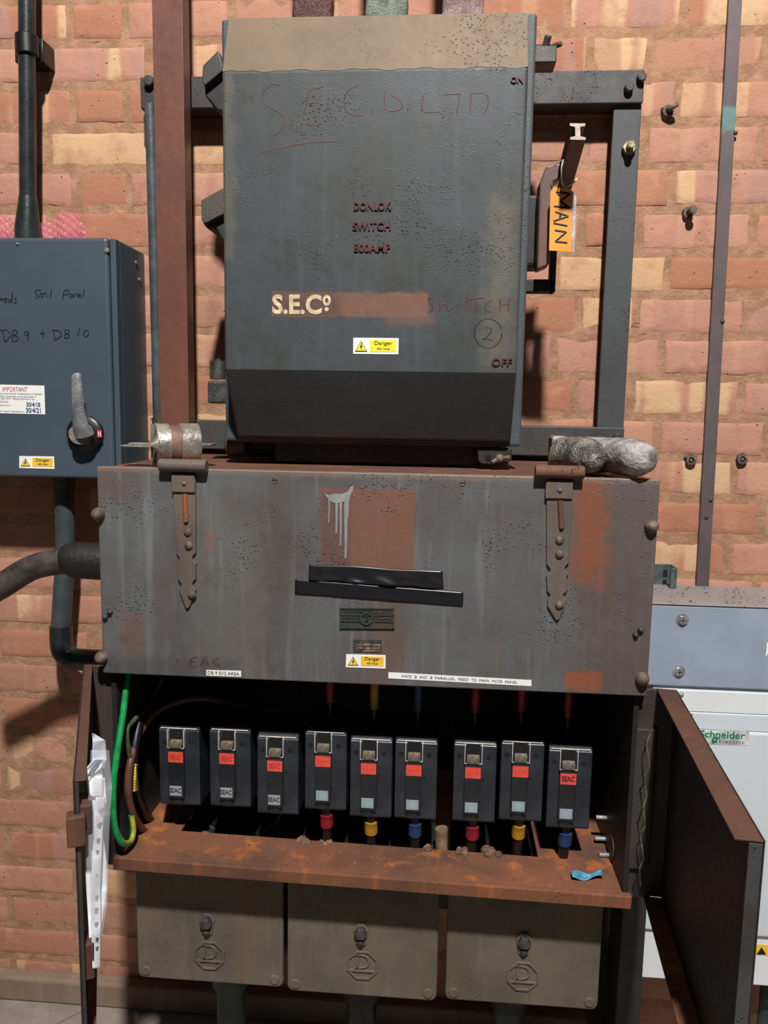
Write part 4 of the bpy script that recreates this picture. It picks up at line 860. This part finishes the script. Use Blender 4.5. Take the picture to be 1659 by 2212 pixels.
# ---------------------------------------------------------------- cable end boxes below
for i, (x0, x1, zb, bx, by, ex, ey, rp_, lab) in enumerate(((-.516, -.256, -1.006, 448, 1990, 453, 2063, 0, 'left dirty cast cable box under the rusty tray, with a D octagon emblem'),
        (-.2485, .0115, -1.011, 780, 2012, 783, 2084, 1, 'middle dirty cast cable box under the rusty tray, with a D octagon emblem'), (.026, .284, -1.006, 1132, 2032, 1129, 2108, 2, 'right dirty cast cable box under the rusty tray, with a D octagon emblem'))):
    t = thing('cable_box', ((x0+x1)/2, .2, zb), lab, 'cable box', 'cable boxes under the fuse box'); dk = .370; x0, x1, zb = x0*.9935, x1*.9935, zb*.9935
    MB().box(x0+.008, x1-.008, .05, .355, zb+.008, -.772).build('housing', M_dark, t, bevel=.004)
    n = 6; R_ = .012; poly = [(x0, -.765), (x0, zb+R_)]+[(x0+R_-R_*math.cos(k*math.pi/2/n), zb+R_-R_*math.sin(k*math.pi/2/n)) for k in range(1, n)]+[(x0+R_, zb), (x1-R_, zb)]+[(x1-R_+R_*math.sin(k*math.pi/2/n), zb+R_-R_*math.cos(k*math.pi/2/n)) for k in range(1, n)]+[(x1, zb+R_), (x1, -.765)]
    MB().prism(poly, .355, dk).build('front_cover', M_box, t, bevel=.003)
    c = P(ex, ey, dk); r_ = .0285
    MB().add(*ring((c[0], c[2]), r_-.004, r_, 8, dk-.001, dk+.003, .5)).box(c[0]-.024, c[0]+.024, dk-.001, dk+.003, c[2]-.0125, c[2]-.0085).build('octagon_emblem', M_box, t, bevel=.0008)
    MB().box(c[0]-.0105, c[0]-.0072, dk-.001, dk+.003, c[2]-.0055, c[2]+.0195).box(c[0]-.0135, c[0]-.003, dk-.001, dk+.003, c[2]-.0065, c[2]-.0035).box(c[0]-.0135, c[0]-.003, dk-.001, dk+.003, c[2]+.0175, c[2]+.0205).tube(smoothpath([(c[0]-.005, dk+.001, c[2]-.005), (c[0]+.006, dk+.001, c[2]-.0025), (c[0]+.0115, dk+.001, c[2]+.007), (c[0]+.006, dk+.001, c[2]+.0165), (c[0]-.005, dk+.001, c[2]+.019)], 5), .0021, 8).build('raised_letter', M_box, t)
    c = P(bx, by, dk)
    MB().prism([(c[0]-.0135, c[2]+.004), (c[0]-.006, c[2]+.0155), (c[0]+.006, c[2]+.0155), (c[0]+.0135, c[2]+.004), (c[0]+.009, c[2]-.022), (c[0], c[2]-.028), (c[0]-.009, c[2]-.022)], dk-.001, dk+.004).build('bolt_lug', M_box, t, bevel=.0015)
    MB().cyl((c[0], dk+.003, c[2]+.002), (c[0], dk+.013, c[2]+.002), .0108, 6).build('bolt', M_boltd, t, bevel=.001)
    MB().ball((c[0], dk+.004, c[2]-.017), .0065).build('stud', M_boltd, t, smooth=True)
    for xx in (x0+.0145, x1-.0145): MB().cyl((xx, dk-.001, zb+.0145), (xx, dk+.0025, zb+.0145), .0095, 18, .008).build('corner_screw', M_box, t, smooth=True, bevel=.0008)
    gx = (-.385, -.13, .150)[i]; mt = M_teal if i != 1 else M_cabblk
    cb = thing('gland_cable', (gx, .2, -H), ('teal armoured cable in a wire-tied gland under the left cable box', 'black armoured cable under the middle cable box', 'teal armoured cable under the right cable box')[i], 'cable', 'armoured cables under the cable boxes')
    MB().tube([(gx, .23, zb+.006), (gx, .23, zb-.03), (gx, .23, zb-.035), (gx, .23, zb-.11)], [.043, .043, .035, .035], 24).build('gland', M_teal if i == 0 else M_dark, cb, smooth=True)
    MB().tube([(gx, .23, zb-.11), (gx, .23, -H)], .028, 20).build('armour', mt, cb, smooth=True)
    if i == 0: MB().tube([(gx+.0365*math.cos(k*math.pi/9), .23+.0365*math.sin(k*math.pi/9), zb-.055-.006*math.sin(k*math.pi/9)) for k in range(19)], .002, 6).tube([(gx+.002, .267, zb-.063), (gx-.002, .27, zb-.08)], .0022, 6).build('wire_tie', M_boltd, cb, smooth=True)
# support leg
t = thing('support_stand', (.35, .2, -H), 'black steel support stand standing to the right of the cable boxes', 'stand')
MB().box(.334, .376, .28, .288, -H, -.756).build('web', M_dark, t, bevel=.002)
MB().box(.368, .376, .06, .28, -H, -.756).build('flange', M_dark, t, bevel=.002)
MB().box(-.52, .334, .02, .035, -1.06, -1.0).build('cross_rail', M_dark, t, bevel=.002)
MB().box(.334, .376, .05, .06, -H, -.756).build('flange', M_dark, t, bevel=.002)

# ---------------------------------------------------------------- papers in a plastic pocket on the left door
ps = P(205, 1850, .765)
t = thing('document_pocket', ps, 'clear punched pocket of white papers hanging inside the open left door', 'document pocket')
def vribbon(name, pts, mat, thick=.0012, wav=.003, ph=0.0, depth=.0):
    """vertical band given as (y, x_left, x_right) in photo pixels, standing at d=.66 and curving in depth"""
    def fn(u, v):
        f = u*(len(pts)-1); i = min(int(f), len(pts)-2); k = f-i; k = k*k*(3-2*k)
        y, xl, xr = [pts[i][j]*(1-k)+pts[i+1][j]*k for j in range(3)]
        s_ = depth+.02*(pts[0][0]+(pts[-1][0]-pts[0][0])*u-1700)/400-.010*(v-.5)+wav*math.sin(u*13+ph+v*3); p = P(xl+(xr-xl)*v, y, .765+s_)
        return (p[0], .765+s_, p[2])
    return MB().grid(fn, 40, 8).build(name, mat, t, smooth=True, solid=thick)
vribbon('paper_stack', [(1680, 188, 226), (1730, 187, 230), (1800, 184, 222), (1860, 183, 230), (1920, 186, 231), (1980, 190, 222), (2040, 193, 216)], M_sheet, .002, .0012, .5, .0)
ss = vribbon('punched_strip', [(1722, 207, 228), (1780, 203, 222), (1850, 200, 220), (1920, 197, 217), (2000, 197, 218), (2092, 200, 217)], plain('pocket_strip', (238, 240, 244), .35, 0, .05, 30), .0008, .0008, .2, .0075)
for py, px, r in ((1752, 216, .0026), (1783, 213, .0022), (1816, 210, .0026), (1841, 208, .0026), (1891, 206, .0024), (1940, 205, .0030), (1967, 205, .0028), (1998, 206, .0024), (2030, 207, .0026), (2049, 207, .0024)):
    dd = .774+.02*(py-1700)/400; p = P(px, py, dd); MB().cyl((p[0], dd-.005, p[2]), (p[0], dd+.0005, p[2]), r, 14).build('punch_hole', plain('punch_hole', (110, 112, 118), .6) if py == 1752 else bpy.data.materials['punch_hole'], ss)
vribbon('folded_sheet', [(1640, 204, 222), (1668, 178, 220), (1678, 186, 222), (1720, 190, 222)], M_sheet, .001, .001, 1.0, .004)
sf = vribbon('blue_stripe', [(1642, 213, 221), (1658, 198, 212), (1676, 189, 199)], M_paperblue, .0006, .0005, 1.0, .010)
vribbon('pocket_top', [(1584, 199, 202), (1600, 200, 228), (1640, 199, 230), (1660, 200, 226)], clear('pocket_film', (225, 228, 236), .55), .0006, .001, 2.0, .0)
vribbon('pocket_film', [(1620, 196, 236), (1700, 192, 242), (1760, 188, 238), (1860, 186, 234), (1950, 190, 232), (2020, 194, 222)], M_clear, .0006, .002, 0, .017)

# ---------------------------------------------------------------- right: strap, panel, wall fixings
t = thing('flat_bar', (.525, .01, -.34), 'narrow flat painted bar running down the brick wall at the right edge', 'flat bar')
vs = [(.4975, -.34), (.5195, -.34)]
q = [P(1578, -60, .012), P(1607, -60, .012), P(1531, 1275, .012), P(1504, 1275, .012)]
MB().prism([(p[0], p[2]) for p in q], .004, .012).build('bar', M_strap, t, bevel=.001)
for px, py in ((1589, 287), (1561, 695), (1535, 1080), (1526, 1118)):
    c = P(px, py, .012); MB().dome((c[0], .011, c[2]), .0045, .004, 12).build('screw', M_boltd, t, smooth=True)
a, b = P(1424, 1226, .045), P(1461, 1270, .045)
t = MB().profx([(.004, -.5), (.004, -.2)], 0, 0) if False else None
t = thing('slotted_channel', (a[0]+.02, .02, -.345), 'short upright galvanised slotted channel standing above the metal trunking', 'channel')
z0, z1 = -.343, a[2]
MB().box(a[0]-.012, b[0], .004, .008, z0, z1).box(a[0]-.012, a[0]-.009, .008, .045, z0, z1).box(b[0]-.003, b[0], .008, .045, z0, z1).box(b[0]-.012, b[0]-.003, .042, .045, z0, z1).build('channel_body', plain('galv_channel', (110, 124, 126), .4, .5, .2, 60), t, bevel=.0008)
xm = P(1436, 1250, .008)[0]; MB().box(xm-.004, xm+.004, .0075, .0085, z1-.026, z1-.012).box(xm-.004, xm+.004, .0075, .0085, z1-.046, z1-.032).build('slot', M_hole, t)
t = thing('metal_trunking', (.6, .08, -.50), 'bright galvanised metal trunking box fixed above the white panel at the right edge', 'trunking')
MB().box(.375, .95, .002, .166, -.499, -.3455).build('body', M_galv, t, bevel=.003)
MB().box(.375, .95, .002, .168, -.3455, -.3425).build('lid', M_galvtop, t, bevel=.001)
for px, py in ((1474, 1339), (1466, 1450)):
    c = P(px, py, .166); s_ = MB().cyl((c[0], .165, c[2]), (c[0], .1675, c[2]), .0115, 24).tube([(c[0], .167, c[2]), (c[0], .1715, c[2]), (c[0], .1725, c[2])], [.0085, .0075, .003], 20).build('screw', plain('bright_screw', (200, 200, 200), .3, .6) if py < 1400 else bpy.data.materials['bright_screw'], t, smooth=True)
    MB().box(c[0]-.005, c[0]+.005, .1722, .1728, c[2]-.0008, c[2]+.0008).box(c[0]-.0008, c[0]+.0008, .1722, .1728, c[2]-.005, c[2]+.005).build('cross_slot', M_boltd, s_)
lb = plate('label', (1655, 1389, 1725, 1419), .166, M_white, t, .0006)
MB().prism([(P(x, y, .1666)[0], P(x, y, .1666)[2]) for x, y in ((1657, 1416), (1683, 1417), (1670, 1394))], .1666, .1669).build('warning_triangle', M_ink, lb)
t = thing('distribution_panel', (.62, .08, -1.09), 'white steel distribution panel with a green maker label, partly behind the right door', 'electrical panel')
X0, X1 = .397, .95
MB().box(X0, X1, .002, .155, -1.090, -.502).build('housing', M_panw, t, bevel=.003)
MB().box(X0, X1, .155, .168, -.545, -.505).build('top_strip', M_panw, t, bevel=.0012)
zd = P(1640, 2022, .17)[2]
MB().box(X0, X1, .155, .170, -.578, -.546).build('door_head', M_pan, t, bevel=.002)
MB().box(X0, X1, .155, .174, zd, -.5785).build('door', M_pan, t, bevel=.004)
MB().box(X0, X1, .155, .166, -1.088, zd-.003).build('bottom_strip', M_panw, t, bevel=.002)
for px, py in ((1472, 1501), (1492, 1545), (1494, 1553)):
    c = P(px, py, .17); MB().dome((c[0], .166, c[2]), .0055, .006, 12).build('screw', M_alu, t, smooth=True)
lb = plate('maker_label', (1508, 1577, 1619, 1577, 1616, 1610, 1508, 1607), .174, plain('label_pale', (222, 222, 226), .4), t, .0006)
text('lettering', 'Schneider', (1511, 1579, 1610, 1595), .1746, M_green, lb, .0003, bold=.02)
text('lettering', 'Electric', (1553, 1598, 1608, 1606), .1746, M_greyprint, lb, .0003, space=1.15)
strokes('emblem', [[(960, 1847), (935, 1850), (905, 1845), (880, 1865), (890, 1885), (910, 1885)], [(940, 1850), (925, 1875), (925, 1890), (895, 1900), (870, 1898)]], (1380, 1260), 5.53, .1748, M_green, lb, .0018)
lb = plate('warning_label', (1629, 2043, 1745, 2066), .166, M_amb, t, .0006)
for k in range(2): MB().prism([(P(x+k*30, y, .1666)[0], P(x+k*30, y, .1666)[2]) for x, y in ((1634, 2062), (1655, 2062), (1645, 2046))], .1666, .1669).build('warning_triangle', M_ink, lb)
rnd = random.Random(11); mb = MB()
for k in range(70):
    x = rnd.uniform(.41, .66); r = rnd.uniform(.0008, .0022); mb.ball((x, rnd.uniform(.02, .16), -.3425+r*.3), r, n=4, sq=(1.5, 1, .6))
o = mb.build('mortar_crumbs', M_dirt, None); tag(o, 'loose mortar crumbs scattered over the top of the metal trunking', 'debris', kind='stuff')
a = P(1653, 2160, .08); o = MB().tube([(a[0], .08, -1.091), (a[0], .08, -H)], .0115, 16).build('panel_conduit', M_teal, None, smooth=True); tag(o, 'thin dark green conduit below the white panel at the right edge', 'conduit')
# wall plugs and old nails
for px, py, kind, lab in ((1440, 243, 'nail', 'bent nail in a torn grey plug beside the upright, upper of the two nails'), (1484, 462, 'nail', 'thick rusty nail sticking out of the bricks below the bent one'), (1490, 993, 'plug', 'empty torn wall plug just left of the flat bar'), (1600, 991, 'plug', 'empty torn wall plug right of the flat bar')):
    c = P(px, py, 0); t = thing('wall_nail' if kind == 'nail' else 'wall_plug', (c[0], .005, c[2]), lab, 'nail' if kind == 'nail' else 'wall plug')
    rn = random.Random(px); mb = MB()
    n = 14; vs = []; fs = []
    for k in range(n):
        a_ = 2*math.pi*k/n; ro = .0095*rn.uniform(.9, 1.5); vs += [(c[0]+.0055*math.cos(a_), .012, c[2]+.0055*math.sin(a_)), (c[0]+.010*math.cos(a_), .0115, c[2]+.010*math.sin(a_)), (c[0]+ro*math.cos(a_), .005, c[2]+ro*math.sin(a_)), (c[0]+.0055*math.cos(a_), .002, c[2]+.0055*math.sin(a_))]
    for k in range(n):
        j = (k+1) % n
        for m in range(2): fs.append((k*4+m, j*4+m, j*4+m+1, k*4+m+1))
        fs.append((k*4, j*4, j*4+3, k*4+3))
    mb.add(vs, fs).build('plug_collar', M_plug, t)
    MB().cyl((c[0], .0045, c[2]), (c[0], .0075, c[2]), .0055, 14).build('hole', M_hole, t)
    if kind == 'nail':
        if px < 1450: MB().tube(smoothpath([(c[0], .004, c[2]), (c[0]+.001, .016, c[2]), (c[0]+.005, .022, c[2]+.002), (c[0]+.013, .024, c[2]+.006)], 5), [.0045]*16, 10).build('shank', M_plug, t, smooth=True)
        else: MB().tube([(c[0], .004, c[2]), (c[0]+.003, .026, c[2]+.001), (c[0]+.003, .026, c[2]+.001), (c[0]+.0032, .030, c[2]+.001)], [.005, .005, .008, .007], 14).build('shank', M_bolt, t, smooth=True)
    else: MB().cyl((c[0], .006, c[2]), (c[0], .0105, c[2]), .003, 10).build('screw_core', M_bolt, t, smooth=True)
